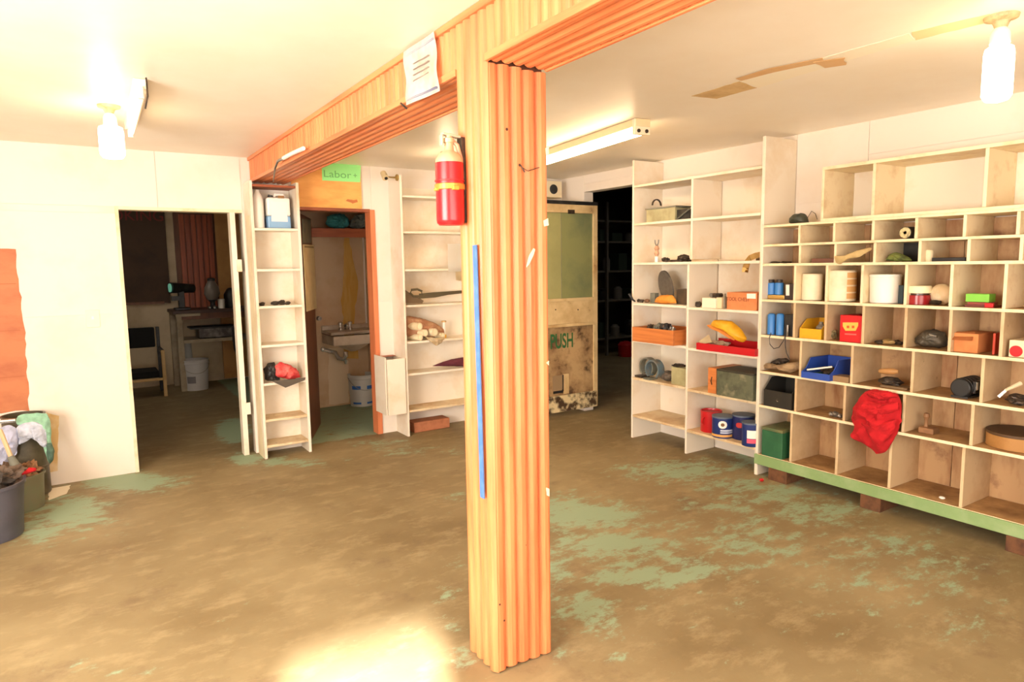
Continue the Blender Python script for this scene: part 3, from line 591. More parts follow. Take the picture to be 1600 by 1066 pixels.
# buckets
def bucket(name, c, r0, r1, h, m_, label, cat='bucket', bands=None, handle=True, inner=None, t=.004):
    th = thing(name, label, cat, c)
    MB().lathe(c, [(.002, 0), (r0, 0), (r1*.985, h*.86), (r1+.004, h*.87), (r1+.005, h*.9), (r1, h*.91), (r1, h*.97), (r1+.006, h*.98), (r1+.006, h), (r1-t, h), (r1-t, h*.9), (r0-t, t), (.002, t)], 40).put('pail_body', m_, th, smooth=True)
    if handle:
        pts = [Vector(c)+Vector((-(r1+.008)*math.cos(a), -(r1+.012)*math.sin(a), h*.93-.11*math.sin(a)*1.3)) for a in [math.pi*k/14 for k in range(15)]]
        MB().tube(pts, .003).put('wire_handle', STEEL, th)
    for (z0, z1, a0, a1, mm) in bands or []:
        bm = MB(); n = 10; ri = []
        for z in (z0, z1):
            rr = r0+(r1*.985-r0)*(z/(h*.86))+.0015
            ri.append([bm.b.verts.new(Vector(c)+Vector((rr*math.cos(a0+(a1-a0)*k/n), rr*math.sin(a0+(a1-a0)*k/n), z))) for k in range(n+1)])
        for k in range(n): bm.b.faces.new((ri[0][k], ri[0][k+1], ri[1][k+1], ri[1][k]))
        bm.put('printed_band', mm, th)
    return th
bc = PZ(563, 634); bc.y += .14; bc.x += .04
bc.y -= .1; hb = .36
bucket('plastic_bucket', (bc.x, bc.y, 0), .13, .15, hb, mat('grey white pail', (198, 196, 190), .4), 'white plastic pail with blue bands on the washroom floor', bands=[(z, z+w_, a, a+.75, SKYB if 0 else mat('blue print', (46, 104, 186), .5)) for z, w_ in ((.2, .04), (.03, .022)) for a in (-2.75, -1.5)])
# plywood above the washroom door
plyo = thing('plywood_board', 'bright orange plywood sheet above the washroom doorway', 'panel', (1.9, YB-.001, 2.27))
MB().box((1.572, YB-.012, TH+.006), (PY(564, 300, YB).x, YB-.001, ZC-.002)).put('sheet', PLY, plyo)
patch('stain', [PY(u, v, YB-.012) for u, v in ((540, 314), (543, 311), (552, 313), (558, 312), (559, 316), (551, 318), (546, 316))], (0, -1, 0), mat('burnt mark', (190, 110, 60), .7), plyo, .002, .01)
gs = thing('paper_sign', 'green paper sign with handwriting on the orange plywood', 'sign', PY(533, 270, YB-.013))
g4 = [PY(u, v, YB-.014) for u, v in ((502, 240), (564, 241), (563, 285), (503.5, 282))]
bm = MB(); bm.prism(g4, (0, -.001, 0)).put('paper', mat('mint green paper', (158, 240, 150), .7), gs)
text('Labor', 'handwriting', PY(527, 273, YB-.0155), (1, 0, 0), (0, 0, 1), .062, mat('green ink', (110, 190, 110), .7), gs, .001, 1.25)
text('+', 'plus_mark', PY(555, 275, YB-.0155), (1, 0, 0), (0, 0, 1), .05, MC['green ink'], gs, .001, 1)
# socket fitting on the side board of the wide unit
wl = thing('bare_wall_socket', 'small brass bare lamp socket on a stem beside wide shelf unit', 'socket', (BX0-.01, 5.7, 2.3))
a = Vector((BX0-.001, 5.66, PY(610, 277, 5.66).z))
BR = mat('old brass', (170, 140, 84), .4, .6)
MB().lathe(a, [(.03, 0), (.028, -.012), (.01, -.02)], 20, 'x').put('back_plate', BR, wl, smooth=True)
e = a+Vector((-.13, -.02, .005))
MB().tube([a, a+Vector((-.07, 0, 0)), e], .007).put('stem', BR, wl, smooth=True)
MB().cyl(e+Vector((0, .03, .03)), e+Vector((0, -.02, -.02)), .026, .03).put('lamp_cup', mat('cream fitting', (222, 200, 156), .4), wl, smooth=True)
MB().cyl(e+Vector((0.004, -.021, -.021)), e+Vector((.004, -.026, -.026)), .014).put('socket_hole', BLACK, wl)
# light switch
sw = thing('light_switch', 'cream light switch plate on the left wall near doorway', 'switch', PY(145, 498, YB))
c_ = PY(145, 498, YB); MB().box((c_.x-.045, YB-.007, c_.z-.065), (c_.x+.045, YB-.0005, c_.z+.065)).put('plate', mat('cream switch plate', (234, 220, 200), .45), sw, bevel=.003)
MB().box((c_.x-.007, YB-.016, c_.z-.004), (c_.x+.007, YB-.0075, c_.z+.018)).put('toggle', WHITEP, sw)
# ================================================================== OFFICE CONTENT
def bx(name, par, u0, v0, u1, v1, y, d, m_, **k):
    a = PY(u0, v1, y); b_ = PY(u1, v0, y); return MB().box((a.x, y, a.z), (b_.x, y+d, b_.z)).put(name, m_, par, **k)
DKB = mat('dark panel board', (72, 48, 28), .7, c2=(56, 36, 22), sc=3)
pn = thing('notice_board', 'dark brown boarded panel with red lettering on office far wall', 'board', PY(220, 480, OY))
bx('board', pn, 150, 322, 256, 478, OY-.03, .028, DKB)
bx('lower_trim', pn, 150, 471, 257, 479, OY-.045, .014, BROWN)
c0 = PY(228, 338, OY-.035); text('SMOKING', 'lettering', (c0.x-.22, OY-.0315, c0.z), (1, 0, 0), (0, 0, 1), .14, mat('faded red lettering', (126, 44, 38), .7), pn, .002, 1.0)
sl = thing('slatted_panel', 'reddish brown vertical slatted wood panel against office far wall', 'panel', PY(310, 478, OY))
a = PY(288, 480, OY-.05); b_ = PY(331, 336, OY-.05); n = 6; w = (b_.x-a.x)/n
for i in range(n): MB().box((a.x+w*i+.004, OY-.05-.012*(i % 2), .95), (a.x+w*(i+1)-.004, OY-.03, b_.z)).put('slat', wood('red brown slats', 'z', (176, 88, 52), (120, 56, 32)), sl, bevel=.004)
MB().box((a.x-.06, OY-.03, .9), (b_.x+.1, OY-.002, ZC)).put('backing', BROWN, sl)
tag(MB().box((b_.x+.03, OY-.05, .02), (b_.x+.6, OY-.02, ZC-.1)).put('plywood_sheet', mat('tan plywood', (206, 156, 94), .7, c2=(186, 136, 76), sc=3)), 'tan plywood sheet leaning upright behind the office workbench', 'board')
ben = thing('workbench', 'dark topped workbench with pale legs and lower shelf in office', 'workbench', (1.4, 9.7, 0))
BYF = 9.5; tz = PY(320, 484, BYF).z; xl = PY(273, 500, BYF).x; PAL = mat('pale bench paint', (170, 156, 132), .7, c2=(140, 124, 100), sc=5)
MB().box((xl-.02, BYF-.03, tz-.04), (2.6, OY-.08, tz)).put('bench_top', mat('dark bench top', (70, 42, 30), .5), ben, bevel=.004)
MB().box((xl+.08, BYF-.005, tz-.12), (2.55, BYF+.02, tz-.041)).put('apron', BROWN, ben)
for x, y in ((xl+.02, BYF), (xl+.0, OY-.16), (2.5, BYF), (2.5, OY-.16)): MB().box((x, y, 0), (x+.07, y+.07, tz-.041)).put('leg', PAL, ben, bevel=.004)
lz = PY(320, 530, BYF).z
MB().box((xl+.092, BYF-.01, lz-.04), (2.5, OY-.2, lz)).put('lower_shelf', PAL, ben)
MB().box((xl+.01, BYF-.02, tz-.075), (xl+.3, BYF-.006, tz-.041)).put('front_cleat', PAL, ben)
# things on the bench
gr = thing('bench_light', 'black bench machine with glowing green round end on the workbench', 'machine', (PY(283, 478, 9.7).x, 9.7, tz))
a = PY(266, 450, 9.6); b_ = PY(304, 450, 9.6)
MB().cyl((a.x, 9.6, a.z), (b_.x, 9.75, b_.z-.01), .07, .055).put('barrel', BLACK, gr, smooth=True)
MB().cyl((a.x-.012, 9.597, a.z), (a.x+.002, 9.6, a.z), .055).put('end_lens', mat('pale green glow', (130, 206, 176), .4, emit=.25), gr)
MB().box(((a.x+b_.x)/2-.05, 9.62, tz+.03), ((a.x+b_.x)/2+.02, 9.72, a.z-.05)).box(((a.x+b_.x)/2-.1, 9.58, tz+.001), ((a.x+b_.x)/2+.08, 9.8, tz+.03)).put('stand', BLACK, gr, bevel=.006)
MB().box((a.x+.01, 9.62, a.z-.17), (a.x+.12, 9.68, a.z-.11)).put('lower_handle', BLACK, gr)
fj = PY(332, 470, 9.65)
jf = thing('funnel_jar', 'clear grey conical jar on dark stand on the workbench', 'jar', (fj.x, 9.65, tz))
MB().lathe((fj.x, 9.65, tz), [(.05, .001), (.055, .02), (.03, .05), (.03, .09), (.06, .12)], 20).put('stand', BLACK, jf, smooth=True)
MB().lathe((fj.x, 9.65, tz), [(.06, .121), (.1, .2), (.09, .28), (.05, .36), (.045, .37)], 20).put('jar_body', mat('smoky glass', (120, 112, 104), .3), jf, smooth=True)
MB().lathe((fj.x, 9.65, tz), [(.05, .371), (.05, .4), (.03, .41)], 20).put('lid', BLACK, jf)
fj = PY(346, 475, 9.65); tag(MB().lathe((fj.x, 9.65, tz+.001), [(.04, 0), (.045, .12), (.04, .125), (.036, .12), (.034, .01)], 20).put('white_cup', WHITEP, smooth=True), 'small white cup on the workbench in office', 'cup')
fj = PY(362, 465, 9.72); tag(MB().lathe((fj.x, 9.72, tz+.001), [(.09, 0), (.1, .05), (.1, .18), (.06, .25), (.03, .27)], 20).put('dark_jug', BLACK, smooth=True), 'rounded dark jug at right end of the workbench', 'jug')
for u, lb in ((327, 'left of two tiny shiny nuts on the workbench edge'), (335, 'right of two tiny shiny nuts on the workbench edge')):
    fj = PY(u, 478, 9.52); tag(MB().lathe((fj.x, 9.52, tz+.001), [(.012, 0), (.018, .01), (.018, .03), (.01, .04)], 6).put('steel_nut', CHROME), lb, 'nut')
a = PY(306, 526, 9.6); b_ = PY(364, 511, 9.6)
tr = thing('metal_tray', 'mottled grey metal pan on the lower shelf of workbench', 'tray', (a.x, 9.7, lz))
MB().box((a.x+.04, 9.56, lz+.001), (b_.x, 9.58, lz+.13)).box((a.x+.04, 9.56, lz+.001), (b_.x, 9.9, lz+.012)).box((a.x+.04, 9.88, lz), (b_.x, 9.9, lz+.13)).box((a.x+.04, 9.58, lz), (a.x+.055, 9.88, lz+.13)).put('pan', mat('mottled grey', (128, 122, 120), .5, .3, c2=(80, 74, 72), sc=10, lo=.42, hi=.6), tr)
MB().box((a.x-.06, 9.54, lz+.131), (b_.x+.03, 9.92, lz+.15)).put('lid', BLACK, tr)
wb_ = PZ(310, 611); bucket('paint_bucket', (wb_.x, wb_.y+.16, 0), .145, .165, .40, mat('white pail', (206, 204, 204), .4), 'white plastic paint pail with grey print under office workbench', bands=[(.1, .19, -2.4, -1.7, mat('grey print 2', (130, 128, 134), .6))])
MB2 = tag(MB().cyl((wb_.x-.02, 9.9, .0), (wb_.x-.04, 9.9, lz-.045), .05, .05).put('drain_pipe', mat('pale pipe', (170, 170, 166), .5), smooth=True), 'pale upright pipe behind the white pail under workbench', 'pipe')
fj = PX(368, 535, 1.46); tag(MB().puff([PY(u, v, 9.3) for u, v in ((362, 512), (370, 508), (378, 520), (380, 550), (372, 562), (365, 545))], (0, -1, 0), .06, .02, 12, 4).put('hanging_bag', BLACK, smooth=True), 'dark bag hanging at right end of the workbench', 'bag')
# chair
cy_ = 9.3; chx0 = PY(203, 560, cy_).x; chx1 = PY(252, 560, cy_).x
chr_ = thing('armchair', 'black padded chair with pale wooden arms in dark office', 'chair', ((chx0+chx1)/2, cy_+.3, 0))
UP_ = mat('black upholstery', (14, 13, 13), .9)
PW = mat('pale chair wood', (206, 170, 112), .5, c2=(188, 150, 92), sc=5)
z1 = PY(230, 514, cy_+.2).z; z2 = PY(230, 546, cy_+.2).z; zs = PY(230, 580, cy_+.1).z
MB().box((chx0, cy_+.42, z2), (chx1-.02, cy_+.48, z1)).put('backrest', UP_, chr_, bevel=.015)
MB().box((chx0-.02, cy_, zs-.08), (chx1-.03, cy_+.45, zs)).put('seat', UP_, chr_, bevel=.015)
MB().box((chx0-.01, cy_-.03, zs-.115), (chx1+.0, cy_-.0, zs-.085)).put('front_rail', PW, chr_, bevel=.004)
for x in (chx0-.05, chx1): MB().box((x, cy_-.03, 0), (x+.04, cy_+.01, zs+.26)).put('leg', PW, chr_, bevel=.005)
for x in (chx0-.05, chx1): MB().box((x, cy_+.46, 0), (x+.04, cy_+.5, z1)).put('leg', BLACK, chr_, bevel=.005)
for x in (chx0-.05, chx1): MB().box((x, cy_+.011, zs+.23), (x+.04, cy_+.459, zs+.26)).put('armrest', BLACK, chr_, bevel=.005)
# ================================================================== PUSH DOOR
HP = PX(934, 632, XR-.01); LY_ = 5.42
pr_ = PY(934, 500, LY_).x; dz0 = .055; dz1 = PY(900, 320, LY_).z; dl_ = pr_-.92
d4 = MB(); DP = mat('grimy cream door paint', (216, 190, 140), .55, c2=(178, 142, 92), sc=3, c3=(96, 66, 38), sc3=6, lo3=.62, hi3=.74)
DPG = mat('filthy door panel', (186, 154, 108), .65, c2=(120, 88, 56), sc=3.5, lo=.42, hi=.66, c3=(66, 46, 30), sc3=7, lo3=.56, hi3=.7)
zg0 = PY(900, 466, LY_).z; zg1 = PY(900, 333, LY_).z; zr = PY(900, 505, LY_).z; zk = PY(900, 618, LY_).z
d4.box((pr_-.055, LY_, dz0), (pr_, LY_+.045, dz1)).box((dl_, LY_, dz0), (dl_+.055, LY_+.045, dz1))
d4.box((dl_+.055, LY_, zg1), (pr_-.055, LY_+.045, dz1)).box((dl_+.055, LY_, zr), (pr_-.055, LY_+.045, zg0))
d4 = struct(d4.put('door_4', DP, loc=((dl_+pr_)/2, LY_, 0), bevel=.003)); d4p = as_p(d4)
MB().box((dl_+.055, LY_+.012, dz0), (pr_-.055, LY_+.03, zr-.0005)).put('lower_panel', DPG, d4p)
MB().box((dl_+.056, LY_-.008, dz0), (pr_-.02, LY_+.0115, dz0+.17)).put('kick_plate', mat('peeling paint', (216, 196, 150), .6, c2=(70, 50, 32), sc=12, lo=.45, hi=.6), d4p)
MB().box((dl_+.056, LY_-.012, zr-.03), (pr_-.056, LY_-.0005, zr)).put('ledge', DP, d4p, bevel=.003)
MB().box((dl_+.056, LY_-.012, zg0-.025), (pr_-.056, LY_-.0005, zg0+.004)).put('ledge', DP, d4p, bevel=.003)
GLS = mat('greenish door glass', (176, 172, 116), .12, c2=(156, 154, 104), sc=1.5, alpha=.82)
xs_ = PY(879, 400, LY_).x
MB().box((dl_+.056, LY_+.02, zg0+.0005), (xs_-.002, LY_+.026, zg1-.0005)).put('glass_pane', GLS, d4p)
MB().box((xs_+.002, LY_+.02, zg0+.0005), (pr_-.056, LY_+.026, zg1-.0005)).put('glass_pane', mat('bluish door glass', (148, 150, 100), .12, c2=(112, 122, 92), sc=1.5, alpha=.82), d4p)
MB().box((xs_-.002, LY_+.019, zg0+.0005), (xs_+.002, LY_+.027, zg1-.0005)).put('pane_joint', GREY, d4p)
MB().box((dl_, LY_-.004, dz1+.0005), (pr_+.0, LY_+.05, dz1+.035)).put('weather_strip', BLACK, d4p)
for u in (868, 903): MB().lathe(PY(u, 484, LY_), [(.007, 0), (.007, -.004), (.003, -.006)], 10, 'y').put('screw', DARK, d4p)
bx('latch', d4p, 888, 328, 898, 334, LY_-.008, .0075, DARK)
text('PUSH', 'lettering', PY(878, 534, LY_+.0115), (1, 0, 0), (0, 0, 1), .15, mat('green brush paint', (44, 96, 52), .7), d4p, .001, .6, bold=.022)
bx('flap_frame', d4p, 864, 586, 881, 611, LY_+.004, .0075, mat('flap dark', (150, 124, 90), .7)); bx('flap', d4p, 881, 584, 889, 616, LY_+.002, .0095, DP); bx('flap_gap', d4p, 879, 586, 881, 612, LY_+.003, .0085, BLACK)
bx('flap_gap', d4p, 865, 610, 880, 616, LY_+.003, .0085, BLACK)
# small speaker / fan by the ceiling
spk = thing('wall_speaker', 'small cream box speaker with round black cone near ceiling corner', 'speaker', PY(866, 293, 5.7))
a = PY(855, 308, 5.7); b_ = PY(878.5, 284, 5.7)
MB().box((a.x-.03, 5.7, a.z), (b_.x-.005, YB-.002, min(b_.z, ZC-.01))).put('cabinet', CREAM, spk, bevel=.004)
MB().lathe(((a.x+b_.x)/2-.015, 5.7, (a.z+b_.z)/2), [(.05, 0), (.048, -.006), (.03, .0), (.002, -.002)], 24, 'y').put('speaker_cone', BLACK, spk, smooth=True)
# workshop clutter seen through the opening
rk = thing('storage_rack', 'dark storage rack in the unlit workshop beyond the opening', 'rack', (7.8, 8.6, 0))
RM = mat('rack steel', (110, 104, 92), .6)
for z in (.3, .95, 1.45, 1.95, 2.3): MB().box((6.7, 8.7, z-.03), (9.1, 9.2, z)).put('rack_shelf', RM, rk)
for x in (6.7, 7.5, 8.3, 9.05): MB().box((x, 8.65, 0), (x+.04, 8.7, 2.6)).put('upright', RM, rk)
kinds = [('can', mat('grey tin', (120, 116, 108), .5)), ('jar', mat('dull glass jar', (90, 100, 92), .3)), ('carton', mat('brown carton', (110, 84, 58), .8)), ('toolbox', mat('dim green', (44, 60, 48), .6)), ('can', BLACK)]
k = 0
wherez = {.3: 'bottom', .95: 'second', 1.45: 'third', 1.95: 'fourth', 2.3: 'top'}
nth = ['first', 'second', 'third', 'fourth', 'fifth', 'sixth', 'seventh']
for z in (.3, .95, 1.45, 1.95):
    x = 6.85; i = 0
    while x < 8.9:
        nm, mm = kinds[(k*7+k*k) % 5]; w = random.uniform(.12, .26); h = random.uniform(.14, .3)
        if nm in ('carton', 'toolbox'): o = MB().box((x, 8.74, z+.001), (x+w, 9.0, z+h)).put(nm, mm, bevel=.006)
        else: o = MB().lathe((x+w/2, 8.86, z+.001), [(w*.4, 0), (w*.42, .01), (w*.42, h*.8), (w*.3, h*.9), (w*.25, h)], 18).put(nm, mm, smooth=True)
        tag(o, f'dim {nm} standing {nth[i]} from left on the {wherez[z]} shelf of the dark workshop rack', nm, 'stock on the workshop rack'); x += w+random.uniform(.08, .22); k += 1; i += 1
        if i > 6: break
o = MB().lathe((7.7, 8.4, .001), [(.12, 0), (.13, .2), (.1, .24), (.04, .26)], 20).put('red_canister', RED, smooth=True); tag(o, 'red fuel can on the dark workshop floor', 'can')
# ================================================================== GOODS ON THE RIGHT-HAND SHELVES
SZ = TZ; SR = [z-.01 if z < 1.5 else z for z in TZ]      # shelf tops of the left / right bay
def RY(u, v, x): p = PX(u, v, x); return p.y, p.z
def rbox(name, m_, u0, u1, v0, x, d, z0, par=None, bevel=.002, jag=None):
    y1 = PX(u0, v0, x).y; y0 = PX(u1, v0, x).y; z1 = PX((u0+u1)/2, v0, x).z
    return MB().box((x, y0, z0+.0005), (x+d, y1, z1)).put(name, m_, par, bevel=bevel)
def rcyl(name, m_, u0, u1, v0, x, z0, par=None, prof=None):
    uc = (u0+u1)/2; p = PX(uc, v0, x); r = (u1-u0)/2*mpp(p); p = PX(uc, v0, x+r); r = (u1-u0)/2*mpp(p); h = p.z-z0
    prof = prof or [(.9, 0), (1, .02), (1, .97), (.93, 1)]
    o = MB().lathe((p.x, p.y, z0+.0005), [(a*r, b_*h) for a, b_ in prof], 28).put(name, m_, par, smooth=True); return o, p, r, h
def thg(name, label, cat, u, v, x, z0, group=None):
    p = PX(u, v, x); return thing(name, label, cat, (p.x+.05, p.y, z0), group)
def rpuff(name, m_, pts, x, depth, fold, z0=None, seed=0, fs=22, par=None, c=None):
    o = MB().puff([PX(u, v, x) for u, v in pts], (-1, 0, 0), depth, fold, fs, seed, c=PX(*c, x) if c else None).put(name, m_, par, smooth=True)
    if z0 is not None:
        lo = min(v.co.z for v in o.data.vertices); w = (Vector(par['o']).z if par else 0); o.location.z = z0+.001-lo-w
    return o
def ring(name, m_, c, R, w, t, par=None, arc=(0, 2*math.pi), axis='y'):
    bm = MB(); n = 26; g = []
    for k in range(n+1):
        a = arc[0]+(arc[1]-arc[0])*k/n; q = []
        for rr, ww in ((R, -w), (R, w), (R-t, w), (R-t, -w)):
            v = (rr*math.cos(a), ww, rr*math.sin(a)) if axis == 'y' else (ww, rr*math.cos(a), rr*math.sin(a))
            q.append(bm.b.verts.new(Vector(c)+Vector(v)))
        g.append(q)
    for a, b_ in zip(g, g[1:]):
        for i in range(4): bm.b.faces.new((a[i], a[(i+1) % 4], b_[(i+1) % 4], b_[i]))
    bm.b.faces.new(g[0]); bm.b.faces.new(g[-1]); return bm.put(name, m_, par, smooth=True)
# ---- tall unit, second shelf from top, left bay
z = TZ[5]
t = thg('metal_box', 'grey green lidded metal box under wire coil on the upper left tall shelf', 'box', 1030, 340, 4.14, z)
rbox('box_body', mat('grey green metal', (168, 164, 128), .5, c2=(140, 134, 100), sc=8), 1010, 1055, 326, 4.14, .18, z, t)
rbox('lid', GREY, 1008, 1056, 323.5, 4.135, .19, PX(1030, 326, 4.135).z, t)
p = PX(1026, 322, 4.2)
tag(ring('wire_coil', DARK, (p.x, p.y, PX(1026, 323.5, 4.2).z+.012), .055, .006, .01, arc=(0, math.pi)), 'loop of dark wire standing on the grey green metal box', 'wire')
t = thg('black_case', 'small black open case beside grey green metal box', 'case', 1067, 335, 4.16, z)
rbox('case_body', BLACK, 1057, 1078, 327, 4.16, .14, z, t)
a = PX(1057, 343, 4.15); b_ = PX(1078, 326, 4.15); MB().tube([a, b_], .006).put('lid_edge', GREY, t)
# ---- third shelf: figurine, wrenches, strap
z = TZ[4]
p = PX(1026, 405, 4.15)
t = thing('small_pliers', 'tiny upright tool with pale foot and forked tip at left of wrenches', 'tool', (p.x, p.y, z))
MB().cyl((p.x, p.y, z+.001), (p.x, p.y, z+.05), .017).put('foot', WHITEP, t, smooth=True)
MB().lathe((p.x, p.y, z), [(.012, .05), (.022, .075), (.014, .1), (.024, .115), (.012, .14)], 14).put('grip', mat('dull pink grip', (206, 160, 128), .5), t, smooth=True)
MB().tube([(p.x, p.y+.004, z+.14), (p.x, p.y+.02, z+.165), (p.x, p.y+.022, z+.19)], .005).tube([(p.x, p.y-.004, z+.14), (p.x, p.y-.02, z+.165), (p.x, p.y-.022, z+.19)], .005).put('jaws', STEEL, t)
def wrench(y, x, z, L_, ang, name, label, m_=DARK, g=None):
    d = Vector((math.sin(ang), math.cos(ang), 0)); p0 = Vector((x, y, z)); t = thing(name, label, 'tool', p0, g)
    MB().tube([p0-d*L_/2, p0, p0+d*L_/2], [.009, .007, .009], 8).put('shank', m_, t)
    for e, s_ in ((p0-d*L_/2, -1), (p0+d*L_/2, 1)):
        MB().lathe(e-Vector((0, 0, .008)), [(.008, 0), (.02, 0), (.02, .016), (.008, .016), (.008, 0)], 12).put('jaw', m_, t)
    return t
zz = z+.01
wrench(PX(1052, 404, 4.17).y, 4.17, zz, .2, .2, 'wrench', 'long dark wrench lying nearest on the shelf right of the tiny forked tool')
wrench(PX(1062, 404, 4.22).y, 4.22, zz, .16, -.4, 'wrench', 'shorter dark wrench lying behind the long wrench')
o = MB().rock((4.2, PX(1068, 398, 4.2).y, z+.03), .045, (.9, 1.3, .66), .35, 2.5, 3).put('clamp_head', DARK); tag(o, 'lumpy dark clamp at right end of the wrenches', 'tool')
o = MB().rock((4.2, PX(1040, 400, 4.2).y, z+.02), .03, (.9, 1.3, .66), .35, 2.5, 4).put('pipe_fitting', DARK); tag(o, 'small rusty fitting at left end of the wrenches', 'fitting')
tr_ = thg('tape_strap', 'tan webbing strap curling over the front edge of tall shelf right bay', 'strap', 1175, 400, 4.1, z)
pts = [(1190, 393), (1180, 395), (1170, 399), (1163, 408), (1160, 418), (1159, 425)]
bm = MB(); vs = []
for i, (u, v) in enumerate(pts):
    x = 4.16-.014*i if i < 4 else 4.09
    a = PX(u, v, x); b_ = PX(u+(10 if i > 2 else 4), v+(1 if i > 2 else 8), x); vs.append((bm.b.verts.new(a), bm.b.verts.new(b_)))
for a, b_ in zip(vs, vs[1:]): bm.b.faces.new((a[0], a[1], b_[1], b_[0]))
bmesh.ops.solidify(bm.b, geom=bm.b.faces[:], thickness=.004)
bm.put('webbing', mat('tan webbing', (206, 170, 100), .7, c2=(178, 140, 76), sc=12), tr_)
rbox('buckle', mat('dark strap end', (92, 72, 44), .6), 1181, 1188, 397, 4.2, .05, z, tr_)
# ---- fourth shelf
z = TZ[3]; zr_ = SR[3]
p = PX(1043, 446, 4.3); p2 = PX(1043, 427, 4.3)
tag(MB().cyl((4.27, p.y, z+.142), (4.285, p.y-.006, z+.145), .14, n=40).put('grinding_disc', mat('grey abrasive disc', (104, 96, 84), .8, c2=(88, 80, 70), sc=30), bevel=.002), 'large round grey grinding disc leaning upright behind orange sponge', 'disc')
o = rpuff('orange_sponge', mat('orange foam', (220, 146, 54), .8, c2=(200, 122, 40), sc=20), [(1023, 471), (1026, 464), (1034, 459), (1050, 459), (1056, 465), (1057, 472), (1040, 473)], 4.17, .05, .006, z, 5); tag(o, 'domed orange sponge in front of the grey grinding disc', 'sponge')
tag(rbox('black_box', mat('dark brown box', (66, 54, 42), .6, c2=(90, 72, 50), sc=12), 1057, 1073, 452, 4.2, .12, z), 'small dark box beside the grinding disc at divider', 'box')
for u, r_, lb, sd in ((996, .022, 'black curled hose end at far left edge of the grinding disc shelf', 1), (1003, .02, 'small dark part second from left on the grinding disc shelf', 2), (1011, .022, 'small rusty part third from left on the grinding disc shelf', 3)):
    o = MB().rock((4.16, PX(u, 470, 4.16).y, z+r_*.8), r_, (1, 1.3, .75), .4, 2.6, sd, 2).put('metal_part', DARK if sd != 3 else mat('rusty part', (126, 90, 62), .7, c2=(84, 66, 52), sc=40)); tag(o, lb, 'part')
tag(rbox('battery', GREY, 1016, 1023, 458, 4.2, .05, z), 'small upright grey block left of the orange sponge', 'battery')
tag(MB().tube([PX(992, 473, 4.12)+Vector((0, 0, .012)), PX(988, 468, 4.07), PX(983, 459, 4.05)], [.007, .01, .012]).put('bent_handle', BLACK, smooth=True), 'black handle poking out over left edge of the tall unit', 'handle')
t = thg('white_box', 'small white cardboard box carrying a dark gauge right of divider', 'box', 1112, 470, 4.13, zr_)
rbox('carton_body', mat('white card', (238, 226, 204), .7), 1097, 1119, 466, 4.13, .1, zr_, t); rbox('carton_side', CREAM, 1119.4, 1128, 465, 4.14, .1, zr_, t)
t = thg('gauge', 'dark twin gauge resting on the small white box', 'gauge', 1117, 461, 4.16, zr_)
zt_ = PX(1108, 465, 4.16).z+.001
for u in (1112, 1117, 1122):
    p = PX(u, 461, 4.16); MB().cyl((4.15, p.y, zt_+.018), (4.2, p.y, zt_+.018), .017).put('dial', DARK if u != 1112 else STEEL, t)
o = MB().rock((4.17, PX(1091, 470, 4.17).y, zr_+.022), .028, (.8, 1, .9), .4, 2.6, 9, 2).put('metal_part', DARK); tag(o, 'small dark part left of the small white box', 'part')
tag(rcyl('glass_bottle', mat('smoky bottle', (132, 124, 104), .3), 1129, 1136, 459, 4.16, zr_, prof=[(.9, 0), (1, .05), (1, .7), (.5, .85), (.5, 1)])[0], 'small smoky bottle between white box and orange carton', 'bottle')
t = thg('orange_carton', 'orange cardboard carton with dark print and white label on tall shelf', 'carton', 1160, 470, 4.12, zr_)
ca = rbox('carton_body', mat('orange carton', (214, 134, 84), .75, c2=(200, 116, 66), sc=6), 1136, 1183, 457.5, 4.12, .19, zr_, t)
p = PX(1150, 468, 4.1195); text('TOOL CHEST', 'print', (4.1195, PX(1153, 468, 4.12).y, PX(1153, 468, 4.12).z), (0, -1, 0), (0, 0, 1), .028, mat('dark red print', (120, 50, 30), .7), t, .001, .9)
bm = MB(); bm.prism([PX(u, v, 4.1195) for u, v in ((1167, 459), (1181, 459), (1181, 467), (1167, 466.5))], (-.001, 0, 0)); bm.put('label', WHITEP, t)
# ---- fifth shelf: wooden drawer box, red tray
z = TZ[2]; zr_ = SR[2]
t = thg('wooden_tray', 'open orange wooden drawer box full of metal parts poking past shelf edge', 'box', 1030, 530, 4.05, z)
OW = wood('orange drawer wood', 'y', (206, 126, 66), (178, 98, 48))
x0 = 4.03; ya = PX(988, 520, x0).y; yb = PX(1052, 520, x0).y; zt_ = z+.125
MB().box((x0, yb, z+.0005), (x0+.015, ya, zt_)).put('front_board', OW, t, bevel=.002)
MB().box((x0+.0155, yb, z+.0005), (x0+.34, yb+.014, zt_)).put('side_board', wood('orange drawer side', 'x', (206, 126, 66), (178, 98, 48)), t, bevel=.002)
MB().box((x0+.0155, ya-.014, z+.0005), (x0+.34, ya, zt_)).put('side_board', OW, t, bevel=.002)
MB().box((x0+.3405, yb, z+.0005), (x0+.354, ya, zt_)).put('back_board', OW, t)
MB().box((x0+.0155, yb+.0145, z+.0005), (x0+.34, ya-.0145, z+.03)).put('bottom_board', OW, t)
for i, (u, v, r_, lb) in enumerate(((1018, 505, .035, 'dark lump at left in the orange drawer box'), (1030, 500, .042, 'grey metal casting second from left in the orange drawer box'), (1041, 496, .05, 'tallest black metal part in the orange drawer box'), (1049, 505, .032, 'shiny fitting right of the tallest part in drawer box'))):
    p = PX(u, v, 4.14); o = MB().rock((4.14, p.y, zt_-.03+r_*.5), r_, (1, 1, 1), .6, 2.2, i+20).put('machine_part', [DARK, GREY, BLACK, STEEL][i]); tag(o, lb, 'part')
t = thg('red_tray', 'long red metal tray holding papers beneath yellow drill case', 'tray', 1135, 545, 4.06, zr_)
